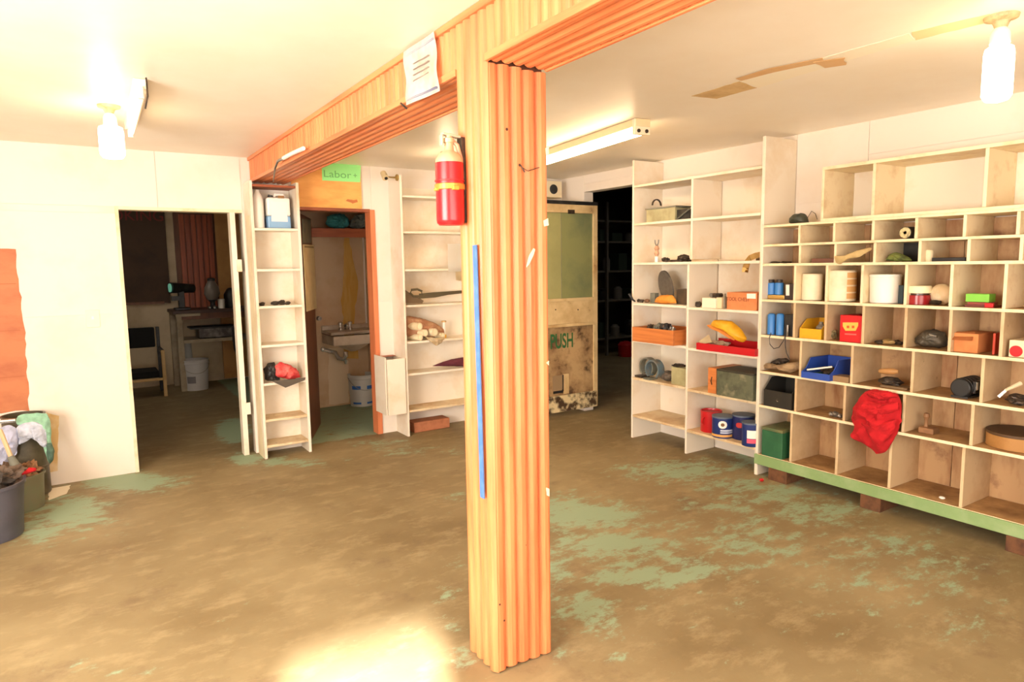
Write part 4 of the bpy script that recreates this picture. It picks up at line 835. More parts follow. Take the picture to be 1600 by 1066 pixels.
x0 = 4.065; ya = PX(1088, 535, x0).y; yb = PX(1180, 540, x0).y; zt_ = zr_+.055
for nm, a, b_ in (('front_wall', (x0, yb, zr_+.0005), (x0+.005, ya, zt_)), ('back_wall', (x0+.26, yb, zr_+.0005), (x0+.265, ya, zt_+.02)), ('side_wall', (x0+.0055, ya-.005, zr_+.0005), (x0+.2595, ya, zt_)), ('side_wall', (x0+.0055, yb, zr_+.0005), (x0+.2595, yb+.005, zt_)), ('tray_floor', (x0+.0055, yb+.0055, zr_+.0005), (x0+.2595, ya-.0055, zr_+.006))): MB().box(a, b_).put(nm, RED, t, bevel=.001)
tag(sheet('folded_card', [PX(1092, 534, 4.1), PX(1108, 523, 4.14), PX(1113, 535, 4.12), PX(1096, 538, 4.09)], (-1, 0, 0), CREAM, .003, 4, th=.003), 'torn cream card standing in left end of the red tray', 'card')
o = MB().rock((4.2, PX(1125, 535, 4.2).y, zr_+.045), .05, (1, 1.7, .5), .5, 2, 31).put('rag', mat('grey rag', (170, 150, 128), .9, c2=(130, 110, 92), sc=14)); tag(o, 'grey crumpled rag in middle of the red tray', 'rag')
t = thg('drill_case', 'yellow tool body with orange underside leaning in the red tray', 'tool', 1138, 515, 4.14, zr_)
rpuff('tool_body', YEL, [(1111, 508), (1116, 500), (1130, 500), (1144, 502), (1158, 514), (1168, 530), (1160, 536), (1146, 524), (1128, 513)], 4.17, .07, .006, None, 6, par=t)
rpuff('tool_base', mat('orange plastic', (218, 132, 54), .5), [(1104, 508), (1110, 507), (1128, 513), (1150, 526), (1148, 533), (1130, 521), (1110, 513)], 4.15, .03, .003, None, 7, par=t)
# ---- sixth shelf: clamp rings, boxes
z = TZ[1]; zr_ = SR[1]
p = PX(1013, 575, 4.17)
t = thing('pipe_clamp', 'dark grey horseshoe shaped metal bracket at left of the blue one', 'bracket', (4.17, p.y, z))
ring('arch', GREY, (4.17, p.y, z+.1), .085, .03, .012, t, (-.9, math.pi+.9), 'x'); MB().box((4.12, p.y+.03, z+.0005), (4.22, p.y+.12, z+.018)).put('foot', DARK, t, bevel=.002)
p = PX(1028, 578, 4.17)
t = thing('pipe_clamp', 'blue grey horseshoe shaped metal bracket in front of grey one', 'bracket', (4.13, p.y, z))
ring('arch', mat('blue grey steel', (104, 124, 134), .5, .3, c2=(128, 116, 98), sc=18), (4.13, p.y, z+.098), .084, .035, .014, t, (-.9, math.pi+.9), 'x'); MB().box((4.09, p.y+.02, z+.0005), (4.19, p.y+.1, z+.016)).put('foot', GREY, t, bevel=.002)
o = MB().rock((4.2, PX(1044, 583, 4.2).y, z+.045), .058, (1, 1, .72), .3, 2.5, 41).put('wire_bundle', mat('grey wire', (112, 100, 86), .7, .3, c2=(80, 70, 60), sc=50)); tag(o, 'lumpy bundle of grey wire beside the blue grey bracket', 'wire')
t = thg('tin_box', 'pale green tin box full of scraps right of wire bundle', 'box', 1062, 590, 4.12, z)
rbox('box_body', mat('pale green tin', (170, 164, 124), .5, c2=(146, 138, 98), sc=8), 1049, 1072, 575, 4.12, .16, z, t)
MB().rock((4.19, PX(1061, 573, 4.19).y, PX(1061, 574, 4.12).z), .05, (1, 1.2, .3), .5, 3, 42).put('scraps', DARK, t)
t = thg('wooden_crate', 'narrow orange wooden case behind the mottled dark metal chest', 'case', 1115, 590, 4.16, zr_)
x0 = 4.1; ya = PX(1106, 590, x0).y; yb = PX(1119, 590, x0).y
MB().box((x0, yb, zr_+.0005), (x0+.3, ya, PX(1112, 575, x0).z)).put('case_body', OW, t, bevel=.004)
MB().tube([(x0-.002, (ya+yb)/2, zr_+.13), (x0-.012, (ya+yb)/2, zr_+.1), (x0-.002, (ya+yb)/2, zr_+.07)], .004).put('handle', DARK, t)
t = thg('metal_chest', 'mottled grey green metal chest with dark lid on tall unit', 'chest', 1150, 600, 4.1, zr_)
MO = mat('mottled green metal', (104, 108, 86), .5, .2, c2=(62, 68, 58), sc=9, c3=(140, 138, 112), sc3=7, lo3=.55, hi3=.66)
rbox('chest_body', MO, 1120, 1177, 583.5, 4.085, .26, zr_, t); rbox('lid', mat('dark lid', (56, 54, 44), .5), 1119.5, 1177.5, 580.5, 4.083, .265, PX(1148, 583.5, 4.085).z, t)
# ---- bottom shelf cans
zr_ = SR[0]
def rcan(name, m_, u0, u1, v0, x, label, lid=None, g=None, **k):
    uc = (u0+u1)/2; p = PX(uc, v0, x); r_ = (u1-u0)/2*mpp(p); c = Vector((x+r_, PX(uc, v0, x+r_).y, zr_)); h = PX(uc, v0, x+r_).z-zr_
    t = thing(name, label, 'can', c, g)
    MB().lathe(c+Vector((0, 0, .0005)), [(r_*.97, 0), (r_, .004), (r_, h-.012), (r_*1.02, h-.01), (r_*1.02, h), (r_*.93, h), (r_*.9, h-.012), (.002, h-.012)] if lid is None else [(r_*.97, 0), (r_, .004), (r_, h-.014)], 36).put('can_body', m_, t, smooth=True)
    if lid: MB().lathe(c+Vector((0, 0, .0)), [(r_*1.0, h-.0138), (r_*1.03, h-.012), (r_*1.03, h-.001), (r_*.95, h), (.002, h-.002)], 36).put('lid', lid, t, smooth=True)
    return t, c, r_, h
def band(t, c, r_, a0, a1, z0, z1, m_, nm='label', e=.0012, shape=None):
    bm = MB(); n = 16; g = []
    for k in range(n+1):
        s_ = k/n; a = a0+(a1-a0)*s_; hh = 1 if not shape else math.sqrt(max(0, 1-(2*s_-1)**2)); zm = (z0+z1)/2
        g.append([bm.b.verts.new(c+Vector((math.cos(a)*(r_+e), math.sin(a)*(r_+e), zm+q*hh*(z1-z0)/2+0))) for q in (-1, 1)])
    for a, b_ in zip(g, g[1:]): bm.b.faces.new((a[0], b_[0], b_[1], a[1]))
    bmesh.ops.remove_doubles(bm.b, verts=bm.b.verts, dist=1e-5)
    return bm.put(nm, m_, t)
LIDB = mat('blue grey lid', (92, 104, 122), .4)
t, c, r_, h = rcan('coffee_can', RED, 1095, 1128, 641, 4.14, 'open red can at left on the lowest shelf of tall unit')
ring('handle', RED, c+Vector((-r_-.0, 0, h*.55)), .03, .006, .006, t, (math.pi/2, math.pi*1.5))
t, c, r_, h = rcan('coffee_can', BLUE, 1113, 1146, 649, 4.08, 'front dark blue can with round white emblem and gold band', LIDB, 'blue coffee cans')
va = math.atan2(-c.y, -c.x)
band(t, c, r_, va-.42, va+.42, h*.47, h*.83, WHITEP, 'emblem', .0012, 1); band(t, c, r_, va-.18, va+.18, h*.57, h*.73, mat('brown print', (120, 84, 44), .5), 'emblem_centre', .002, 1)
band(t, c, r_, va-.2, va+1.1, h*.34, h*.42, mat('pale lettering', (190, 196, 214), .5), 'print_line'); band(t, c, r_, va-.2, va+1.1, h*.24, h*.31, MC['pale lettering'], 'print_line')
band(t, c, r_, va-1.5, va+1.5, h*.07, h*.18, mat('gold stripe', (222, 164, 90), .4), 'gold_band')
t, c, r_, h = rcan('coffee_can', mat('dark blue enamel', (34, 40, 92), .35), 1145, 1179, 647, 4.16, 'rear dark blue can with red oval print', LIDB, 'blue coffee cans')
band(t, c, r_, va-.75, va-.0, h*.5, h*.72, mat('red oval', (190, 50, 50), .5), 'red_oval', .0012, 1); band(t, c, r_, va+.1, va+.5, h*.12, h*.36, WHITEP)
t, c, r_, h = rcan('coffee_can', BLUE, 1160, 1189, 659, 4.06, 'blue can with white and pink label against the right side board', LIDB, 'blue coffee cans')
band(t, c, r_, va-.5, va+1, h*.36, h*.7, WHITEP); band(t, c, r_, va-.5, va+1, h*.16, h*.34, mat('pink print', (222, 84, 110), .5), 'pink_print')
# ================================================================== PIGEONHOLE CONTENT
Z1, Z2, Z3, Z4, Z5, Z6, Z7 = PZs[1:]
XI = PXF+.03
# row 1/2
p = PX(1417, 363, XI+.02); r_ = 9.5*mpp(p); t = thing('tape_roll', 'round roll with pale patterned end in the top pigeonhole row', 'roll', (XI, p.y, Z1))
MB().cyl((XI, p.y, Z1+r_+.001), (XI+.12, p.y, Z1+r_+.001), r_).put('roll_body', mat('black roll', (52, 48, 40), .6), t, smooth=True)
MB().lathe((XI-.001, p.y, Z1+r_+.001), [(r_*.9, 0), (r_*.8, -.003), (r_*.3, -.003), (r_*.25, 0)], 22, 'x').put('roll_end', mat('pale roll end', (206, 190, 140), .5, c2=(120, 110, 80), sc=60), t)
y1, y0 = rows[1][3]+.0, 0
# black boards at back and one side of row 2 cell 4
ya = rows[1][2]-.0095; yb = rows[1][3]+.0095
t = thing('black_cell_boards', 'black boards at back and side of the pigeonhole that holds the green gloves', 'liner', ((XI+.2), (ya+yb)/2, Z2))
MB().box((XR-.04, yb, Z2+.0005), (XR-.03, ya, Z1-.017)).box((PXF+.03, yb, Z2+.0005), (XR-.04, yb+.004, Z1-.017)).put('cell_board', BLACK, t)
o = rpuff('work_gloves', mat('green glove', (112, 122, 58), .9, c2=(60, 66, 34), sc=26), [(1384, 403), (1390, 394), (1400, 390), (1412, 394), (1424, 400), (1426, 404), (1405, 405)], XI+.06, .05, .014, Z2, 51, 30); tag(o, 'crumpled green work gloves in a black backed pigeonhole', 'gloves')
tag(rcyl('paper_roll', CREAM, 1444, 1458, 391, XI+.03, Z2, prof=[(.96, 0), (1, .1), (1, .9), (.8, 1)])[0], 'small round cream roll in second pigeonhole row', 'roll')
tag(rbox('flat_file', BLACK, 1456, 1508, 402.5, XI+.03, .1, Z2), 'flat black bar beside the small cream roll', 'bar')
o = rpuff('oily_paper', mat('oily paper', (196, 170, 116), .8, c2=(168, 140, 90), sc=12), [(1303, 400), (1318, 400), (1338, 392), (1362, 386), (1363, 390), (1342, 402), (1326, 404), (1312, 414), (1306, 410)], PXF-.012, .012, .006, None, 52); tag(o, 'tan oily paper sheet poking out of a pigeonhole', 'paper')
tag(MB().box((XI+.04, PX(1304, 400, XI).y, Z2+.0005), (XI+.2, PX(1262, 400, XI).y, Z2+.03)).put('leather_pad', mat('dark reddish leather', (118, 78, 62), .7), bevel=.004), 'flat reddish brown pad in second pigeonhole row', 'pad')
for i, (u, lb) in enumerate(((1212, 'small rusty screws heap left in the second row first pigeonhole'), (1228, 'small rusty screws heap right in the second row first pigeonhole'))):
    o = MB().rock((XI+.06, PX(u, 402, XI+.06).y, Z2+.008), .03, (1, 1.2, .25), .5, 4, 60+i, 2).put('screw_heap', DARK); tag(o, lb, 'screws')
o = rpuff('electric_motor', mat('dark green black', (50, 54, 44), .6, c2=(76, 80, 64), sc=18), [(1235, 346), (1236, 338), (1242, 331), (1256, 330), (1262, 336), (1264, 345), (1250, 346)], 4.2, .07, .008, PZs[0], 53); tag(o, 'small dark lump with wire on top of pigeonhole unit by tall shelf', 'motor')
tag(MB().tube([PX(1262, 340, 4.2), PX(1268, 330, 4.2), PX(1274, 334, 4.2), PX(1277, 343, 4.2)], .002).put('loose_wire', DARK), 'thin wire looping out right of the dark lump', 'wire')
# row 3
z = Z3
t = thg('spray_gun', 'bright blue lidded twin canister with gold base in pigeonhole', 'canister', 1212, 455, XI, z)
for u in (1206, 1218): rcyl('canister', SKYB, u-6.5, u+6.5, 442, XI+.03, z+.03, t)
MB().box((XI+.02, PX(1226, 460, XI+.02).y, z+.0005), (XI+.12, PX(1199, 460, XI+.02).y, z+.029)).put('gold_base', mat('gold base', (206, 168, 92), .4, .5), t, bevel=.006)
for u in (1205, 1218): rcyl('canister_cap', DARK, u-5, u+5, 437, XI+.035, PX(1212, 442, XI+.03).z+.001, t)
t = thg('black_radio', 'black box with white label beside blue twin canister', 'box', 1232, 450, XI, z)
rbox('box_body', mat('black brown box', (56, 44, 40), .5), 1226, 1242, 444, XI+.02, .12, z, t); p4 = [PX(u, v, XI+.0195) for u, v in ((1228, 445), (1233.5, 445), (1233.5, 462), (1228, 462))]
bm = MB(); bm.prism(p4, (-.001, 0, 0)); bm.put('label', WHITEP, t)
WR = mat('white roll', (240, 226, 196), .6, c2=(226, 206, 168), sc=6)
tag(rcyl('paper_towel_roll', WR, 1255, 1285, 428, XI, z)[0], 'plain white paper towel roll in third pigeonhole row', 'roll')
t = thg('white_drum', 'white round drum with brown taped side in pigeonhole', 'drum', 1316, 450, XI, z)
o, p, r_, h = rcyl('drum_body', WR, 1295, 1337, 422.5, XI-.01, z, t)
c = Vector((p.x, p.y, z)); a_ = math.atan2(-c.y, -c.x)
for k in range(4): band(t, c, r_, a_+.35, a_+1.5, h*(.1+.22*k), h*(.1+.22*k)+.035, mat('tan tape', (214, 166, 104), .6), 'tape_band')
t = thg('white_tub', 'largest white plastic tub with rounded lid in pigeonhole', 'tub', 1385, 450, XI, z)
o, p, r_, h = rcyl('tub_body', WHITEP, 1362, 1406, 433, XI-.015, z, t, [(.9, 0), (.95, .03), (1, .98), (.98, 1)])
MB().lathe((p.x, p.y, z+h+.001), [(r_*1.02, 0), (r_*1.03, .008), (r_*.98, .016), (r_*.5, .02), (.002, .02)], 30).put('lid', WHITEP, t, smooth=True)
tag(rbox('oil_bottle', mat('teal black bottle', (40, 60, 66), .4), 1404, 1411, 446, XI+.06, .05, z), 'narrow dark bottle wedged beside the largest white tub', 'bottle')
t = thg('jar', 'red jar with cream white screw lid in pigeonhole', 'jar', 1436, 470, XI, z)
o, p, r_, h = rcyl('jar_body', mat('red jar', (150, 30, 36), .25), 1419, 1452, 461, XI, z, t); MB().lathe((p.x, p.y, z+h), [(r_*.8, 0), (r_*.8, .012)], 28).put('jar_neck', mat('dark jar neck', (70, 44, 34), .3), t)
MB().lathe((p.x, p.y, z+h), [(r_*1.04, .0125), (r_*1.06, .018), (r_*1.06, .05), (r_, .055), (.002, .055)], 30).put('lid', mat('cream lid', (236, 224, 186), .45), t, smooth=True)
p = PX(1471, 463, XI+.06); o = MB().sph((XI+.09, PX(1471, 463, XI+.09).y, z+.062), .062, (.6, 1, 1), 24).put('beige_bowl', mat('beige shell', (206, 176, 132), .5, c2=(230, 216, 186), sc=10), smooth=True); tag(o, 'round beige shell like bowl right of the red jar', 'bowl')
o = MB().rock((XI+.03, PX(1462, 472, XI+.03).y, z+.018), .022, (1, 1.4, .7), .4, 3, 71, 2).put('metal_part', DARK); tag(o, 'small dark part in front of the beige bowl', 'part')
t = thg('green_box', 'lime green box lying on red tool in pigeonhole', 'box', 1528, 465, XI, z)
za_ = PX(1528, 472.5, XI+.03).z
rbox('box_body', LIME, 1509, 1546, 459.5, XI+.03, .08, za_+.001, t)
t = thg('red_tool', 'red handled flat tool under the lime green box', 'tool', 1528, 476, XI, z)
MB().box((XI+.02, PX(1552, 474, XI).y, z+.0005), (XI+.13, PX(1505, 474, XI).y, z+.012)).put('blade', mat('dark red blade', (110, 40, 30), .5), t)
MB().box((XI+.03, PX(1546, 474, XI).y, z+.0125), (XI+.1, PX(1508, 474, XI).y, za_)).put('body', mat('tool brown', (140, 60, 46), .5), t)
MB().box((XI-.0, PX(1552, 474, XI).y, z+.0005), (XI+.019, PX(1538, 474, XI).y, z+.026)).put('grip', RED, t, bevel=.004)
# row 4
z = Z4
for u, lb in ((1206, 'left of two tall bright blue spray cans'), (1219.5, 'right of two tall bright blue spray cans')):
    tag(rcyl('spray_can', SKYB, u-6, u+6, 490, XI, z, prof=[(.9, 0), (1, .02), (1, .92), (.8, .97), (.5, 1)])[0], lb+' in first pigeonhole', 'can', 'tall blue spray cans')
t = thg('black_adapter', 'black power adapter with looping cable beside blue spray cans', 'adapter', 1231, 500, XI, z)
rbox('adapter_body', BLACK, 1226, 1239, 492, XI+.02, .1, z, t)
xc_ = PXF-.012
MB().tube([PX(1205, 521, xc_)+Vector((-.002, 0, .004))]+[PX(u, v, xc_) for u, v in ((1202, 528), (1203, 538), (1209, 545), (1217, 543), (1224, 533), (1227, 524), (1227, 540), (1229, 552), (1234, 562))], .0028).put('cable', BLACK, t)
rcyl('plug', STEEL, 1229, 1233, 508, XI-.0, z, t)
t = thg('yellow_bin', 'yellow plastic storage bin holding a grey bottle in pigeonhole', 'bin', 1268, 515, XI, z)
def binbox(t, m_, u0, u1, v0, vf, x, d, z):
    y1 = PX(u0, v0, x).y; y0 = PX(u1, v0, x).y; zt = PX((u0+u1)/2, v0, x).z; zf = PX((u0+u1)/2, vf, x).z
    bm = MB(); bm.box((x, y0, z+.0005), (x+.004, y1, zf)).put('front_wall', m_, t)
    for ya, yb in ((y0, y0+.004), (y1-.004, y1)):
        bm = MB(); bm.prism([(x+.0045, ya, z+.0005), (x+d, ya, z+.0005), (x+d, ya, zt), (x+d*.35, ya, zt), (x+.0045, ya, zf)], (0, yb-ya, 0)); bm.put('side_wall', m_, t)
    MB().box((x+.0045, y0+.0045, z+.0005), (x+d, y1-.0045, z+.005)).put('bin_floor', m_, t); MB().box((x+d+.0005, y0, z+.0005), (x+d+.004, y1, zt)).put('back_wall', m_, t)
    return y0, y1
y0, y1 = binbox(t, YEL, 1250, 1284, 500, 514, XI-.02, .22, z)
tag(MB().lathe((XI+.07, (y0+y1)/2-.02, z+.006), [(.03, 0), (.033, .02), (.033, .07), (.014, .09), (.014, .105)], 20).put('grey_bottle', mat('grey bottle', (128, 120, 106), .4), smooth=True), 'small grey bottle inside the yellow storage bin', 'bottle')
t = thg('red_carton', 'bright red carton with yellow lettering in pigeonhole', 'carton', 1328, 515, XI, z)
rbox('carton_body', mat('red carton', (204, 26, 30), .5), 1313, 1347, 493, XI-.01, .16, z, t, .003)
p = PX(1330, 510, XI-.0105); YG = mat('yellow print', (240, 186, 84), .5)
bm = MB(); bm.prism([PX(u, v, XI-.0105) for u, v in ((1317, 504), (1341, 504), (1341, 509), (1337, 517), (1321, 517), (1317, 510))], (-.001, 0, 0)); bm.put('print_patch', YG, t)
for a, b_ in ((1323, 1327), (1331, 1335)):
    bm = MB(); bm.prism([PX(u, v, XI-.0118) for u, v in ((a, 509), (b_, 509), (b_, 513), (a, 513))], (-.0008, 0, 0)); bm.put('print_mark', mat('orange mark', (206, 92, 40), .5), t)
bm = MB(); bm.prism([PX(u, v, XI-.0105) for u, v in ((1320, 521), (1338, 522), (1338, 524), (1320, 523))], (-.001, 0, 0)); bm.put('print_line', mat('pink line', (226, 110, 100), .5), t)
o = MB().rock((XI+.06, PX(1301, 521, XI+.06).y, z+.035), .037, (1, .7, 1), .3, 3, 72).put('tape_reel', mat('olive reel', (140, 124, 84), .6, c2=(84, 76, 56), sc=30)); tag(o, 'olive grey reel left of the bright red carton', 'reel')
for i, (u, r_, lb, mm) in enumerate(((1374, .022, 'left small dark casting in the pigeonhole right of the red carton', DARK), (1386, .03, 'middle brass ring part in the pigeonhole right of the red carton', mat('brass part', (168, 140, 90), .4, .5)), (1398, .024, 'right small dark casting in the pigeonhole right of the red carton', DARK))):
    o = MB().rock((XI+.04+.02*i, PX(u, 533, XI+.04).y, z+r_*.55), r_, (1, 1.35, .6), .5, 3, 80+i, 2).put('machine_part', mm); tag(o, lb, 'part')
t = thg('power_tool', 'grey black greasy machine body filling a fourth row pigeonhole', 'machine', 1455, 535, XI, z)
rpuff('machine_body', mat('greasy grey', (84, 76, 62), .6, .2, c2=(50, 46, 40), sc=16), [(1430, 540), (1434, 529), (1447, 520), (1462, 519), (1478, 526), (1482, 545), (1470, 548), (1440, 545)], XI+.08, .08, .018, z, 83, 24, par=t)
MB().cyl(PX(1452, 523, XI+.02), PX(1464, 526, XI+.02), .008).put('shiny_rod', STEEL, t)
t = thg('cardboard_box', 'orange brown cardboard box with drooping flap in pigeonhole', 'box', 1510, 535, XI, z)
y1 = PX(1490, 540, XI).y; y0 = PX(1528, 540, XI).y; zt_ = PX(1508, 521, XI).z
MB().box((XI, y0, z+.0005), (XI+.22, y1, zt_)).put('box_body', CARD, t, bevel=.003)
sheet('flap', [PX(1490, 518.5, XI+.03), PX(1524, 519, XI+.03), PX(1519, 533, XI-.02), PX(1485, 531, XI-.02)], (-1, 0, .3), CARD, .002, 5, th=.003, parent=t)
tag(rbox('red_folder', mat('red folder', (196, 62, 34), .5), 1552, 1556, 521, XI+.02, .15, z), 'thin red upright folder right of the cardboard box', 'folder')
t = thg('first_aid_box', 'cream box with round red spot at right edge of picture', 'box', 1590, 545, XI, z)
rbox('box_body', CREAM, 1577, 1606, 532, XI-.01, .15, z, t, .004); p = PX(1587.5, 549, XI-.01)
MB().lathe((XI-.0105, p.y, p.z), [(.03, 0), (.029, -.002), (.002, -.002)], 24, 'x').put('red_spot', RED, t)
# row 5
z = Z5
CL = mat('dirty canvas', (168, 140, 104), .9, c2=(110, 88, 64), sc=14)
o = rpuff('canvas_bag', CL, [(1190, 572), (1200, 568), (1215, 572), (1232, 568), (1250, 566), (1250, 578), (1236, 584), (1215, 578), (1195, 578)], XI+.03, .05, .02, z, 91, 26); tag(o, 'crumpled dirty canvas cloth in first pigeonhole of the fifth row', 'cloth')
o = rpuff('dark_strap', DARK, [(1204, 568), (1214, 563), (1228, 562), (1234, 566), (1226, 571), (1208, 573)], XI+.09, .03, .015, None, 92, 26); tag(snap(o, z+.03), 'dark strap lying behind the dirty canvas cloth', 'strap')
t = thg('blue_bin', 'blue plastic storage bin with green contents overhanging shelf edge', 'bin', 1290, 575, XI, z)
BP = BLUEP; xx = PXF-.04
y1 = PX(1252, 578, xx).y; y0 = PX(1296, 585, xx).y
zlow = z+.001; zf = z+.045; zt_ = z+.13; d = .3
MB().box((xx, y0, zlow), (xx+.005, y1, zf)).put('front_wall', BP, t, bevel=.001)
for ya, yb in ((y0, y0+.005), (y1-.005, y1)):
    bm = MB(); bm.prism([(xx+.0055, ya, zlow), (xx+d, ya, zlow), (xx+d, ya, zt_), (xx+.10, ya, zt_), (xx+.05, ya, zf+.02), (xx+.0055, ya, zf)], (0, yb-ya, 0)); bm.put('side_wall', BP, t)
MB().box((xx+.0055, y0+.0055, zlow), (xx+d, y1-.0055, zlow+.004)).put('bin_floor', BP, t); MB().box((xx+d+.0005, y0, zlow), (xx+d+.005, y1, zt_)).put('back_wall', BP, t)
MB().box((xx+.0056, y0+.0056, zlow+.0045), (xx+.2, y1-.0056, zlow+.02)).put('bin_lining', mat('green lining', (64, 112, 52), .6), t)
tag(MB().tube([(xx+.02, y1-.03, zf+.01), (xx+.06, y0+.02, zf+.045)], .006).put('white_stick', WHITEP), 'white rod lying across the blue storage bin', 'rod')
o = MB().rock((xx+.16, (y0+y1)/2, zlow+.045), .05, (1, 1.2, .5), .5, 3, 93).put('rag', DARK); tag(o, 'dark tangle inside the blue storage bin', 'rag')
tag(rbox('dull_board', mat('pale stick', (150, 120, 84), .7), 1300, 1326, 588.5, PXF-.0, .1, z), 'flat wooden offcut right of the blue bin', 'offcut')
t = thg('hand_grinder', 'old tool with wooden handle and dark body in pigeonhole', 'tool', 1395, 590, XI, z)
p1, p2 = PX(1374, 580, XI+.02), PX(1404, 581, XI+.02)
MB().tube([p1, p1+(p2-p1)*.3, p1+(p2-p1)*.7, p2], [.012, .02, .02, .01], 12).put('wooden_handle', mat('worn handle', (176, 130, 78), .5), t, smooth=True)
MB().rock((XI+.06, PX(1392, 592, XI+.06).y, z+.032), .045, (1, 1.5, .65), .3, 2.6, 94).put('tool_body', DARK, t, smooth=False)
MB().box((XI+.0, PX(1418, 597, XI).y, z+.0005), (XI+.1, PX(1375, 597, XI).y, z+.014)).put('base_plate', mat('greasy plate', (120, 96, 66), .6), t, bevel=.003)
t = thg('electric_motor', 'round black electric motor sitting in fifth row pigeonhole', 'motor', 1505, 595, XI, z)
mc_ = PX(1498, 598, XI+.02); y1 = PX(1483, 598, XI).y; y0 = PX(1516, 598, XI).y; rr_ = (y1-y0)/2
MB().cyl((XI+.01, (y0+y1)/2, z+rr_+.004), (XI+.2, (y0+y1)/2, z+rr_+.004), rr_, n=32).put('motor_body', mat('black motor', (34, 34, 34), .4), t, smooth=True, bevel=.008)
for k in range(5): MB().lathe((XI+.03+.035*k, (y0+y1)/2, z+rr_+.004), [(rr_, 0), (rr_+.003, .002), (rr_+.003, .01), (rr_, .012)], 32, 'x').put('cooling_fin', BLACK, t)
MB().box((XI+.04, y0-.012, z+.03), (XI+.16, y0+.004, z+.1)).put('terminal_box', BLACK, t, bevel=.003)
MB().box((XI+.006, y0+.01, z+.0005), (XI+.2, y1-.01, z+.012)).put('foot', BLACK, t)
bm = MB(); bm.box((XI+.045, y0-.0135, z+.05), (XI+.07, y0-.0122, z+.095)); bm.put('rating_plate', WHITEP, t)
t = thg('putty_knife', 'putty knife with pale handle lying in the rightmost fifth row pigeonhole', 'knife', 1575, 610, XI, z)
MB().tube([PX(1571, 610, XI-.01), PX(1595, 599, XI+.06)], [.008, .012]).put('handle', CREAM, t, smooth=True)
MB().prism([PX(1558, 619, XI-.02), PX(1571, 608, XI-.01), PX(1573, 612, XI-.01), PX(1562, 622, XI-.02)], (.002, 0, .001)).put('blade', STEEL, t)
o = MB().rock((XI+.06, PX(1592, 616, XI+.06).y, z+.03), .04, (1, 1.3, .7), .5, 3, 96).put('machine_part', DARK); tag(o, 'dark rusty part behind the putty knife', 'part')
# row 6
z = Z6
t = thg('black_bin', 'black plastic storage bin in first pigeonhole of sixth row', 'bin', 1215, 610, XI, z)
y0, y1 = binbox(t, mat('black bin', (44, 42, 38), .4), 1194, 1238, 594, 612, XI-.03, .25, z)
o = MB().rock((XI+.03, (y0+y1)/2, z+.045), .06, (1, 1.1, .5), .4, 3, 97).put('metal_scraps', mat('grey scraps', (96, 84, 66), .6, c2=(150, 138, 112), sc=40)); tag(o, 'grey metal scraps lying in the black storage bin', 'scraps')
for i, (u, r_, lb) in enumerate(((1299, .018, 'left of three shiny small fittings beside red cloth'), (1306, .022, 'middle of three shiny small fittings beside red cloth'), (1313, .016, 'right of three shiny small fittings beside red cloth'))):
    o = MB().rock((XI+.03, PX(u, 645, XI+.03).y, z+r_*.85), r_, (1, 1, .9), .3, 2, 98+i, 2).put('pipe_fitting', STEEL); tag(o, lb, 'fitting')
# red cloth
rc = thg('red_shirt', 'bright red crumpled shirt hanging out of a pigeonhole over shelf edge', 'shirt', 1370, 650, PXF-.03, .5)
xs2 = PXF-.028
rpuff('cloth_bulk', REDC, [(1334, 636), (1344, 620), (1356, 609), (1378, 612), (1404, 614), (1408, 640), (1406, 668), (1396, 690), (1384, 708), (1374, 710), (1352, 694), (1330, 682), (1336, 668), (1330, 652)], xs2, .085, .034, None, 101, 15, par=rc, c=(1370, 655))
rpuff('fold', REDC, [(1335, 640), (1350, 626), (1380, 632), (1404, 628), (1405, 640), (1380, 650), (1352, 648)], xs2-.07, .035, .016, None, 102, 24, par=rc)
rpuff('fold', REDC, [(1345, 660), (1370, 662), (1400, 655), (1400, 668), (1376, 700), (1364, 690)], xs2-.055, .04, .014, None, 103, 20, par=rc)
rpuff('fold', REDC, [(1352, 612), (1362, 608), (1392, 612), (1404, 620), (1380, 626), (1358, 620)], xs2-.04, .05, .018, None, 104, 26, par=rc)
t = thg('wooden_plane', 'wooden block with upright knob handle right of the red shirt', 'tool', 1445, 665, XI, z)
WD = mat('worn brown wood', (150, 108, 70), .6, c2=(116, 80, 50), sc=10)
MB().box((XI+.04, PX(1458, 675, XI+.04).y, z+.0005), (XI+.12, PX(1434, 675, XI+.04).y, z+.035)).put('block', WD, t, bevel=.006)
q = PX(1446, 660, XI+.07); MB().lathe((XI+.08, q.y, z+.0355), [(.012, 0), (.009, .03), (.012, .05), (.018, .062), (.014, .08), (.002, .084)], 16).put('knob', WD, t, smooth=True)
t = thg('round_wooden_box', 'shallow round wooden box in the rightmost sixth row pigeonhole', 'box', 1580, 690, XI, z)
p = PX(1594, 690, XI+.14); MB().lathe((XI+.15, PX(1592, 690, XI+.15).y, z+.0005), [(.145, 0), (.15, .004), (.15, .085), (.142, .085), (.142, .006), (.002, .006)], 36).put('box_wall', mat('bent wood', (172, 124, 66), .6, c2=(146, 100, 50), sc=6), t, smooth=True)
MB().lathe((XI+.15, PX(1592, 690, XI+.15).y, z+.0005), [(.151, .072), (.153, .074), (.153, .086), (.151, .088)], 36).put('hoop', mat('dark hoop', (84, 60, 36), .6), t)
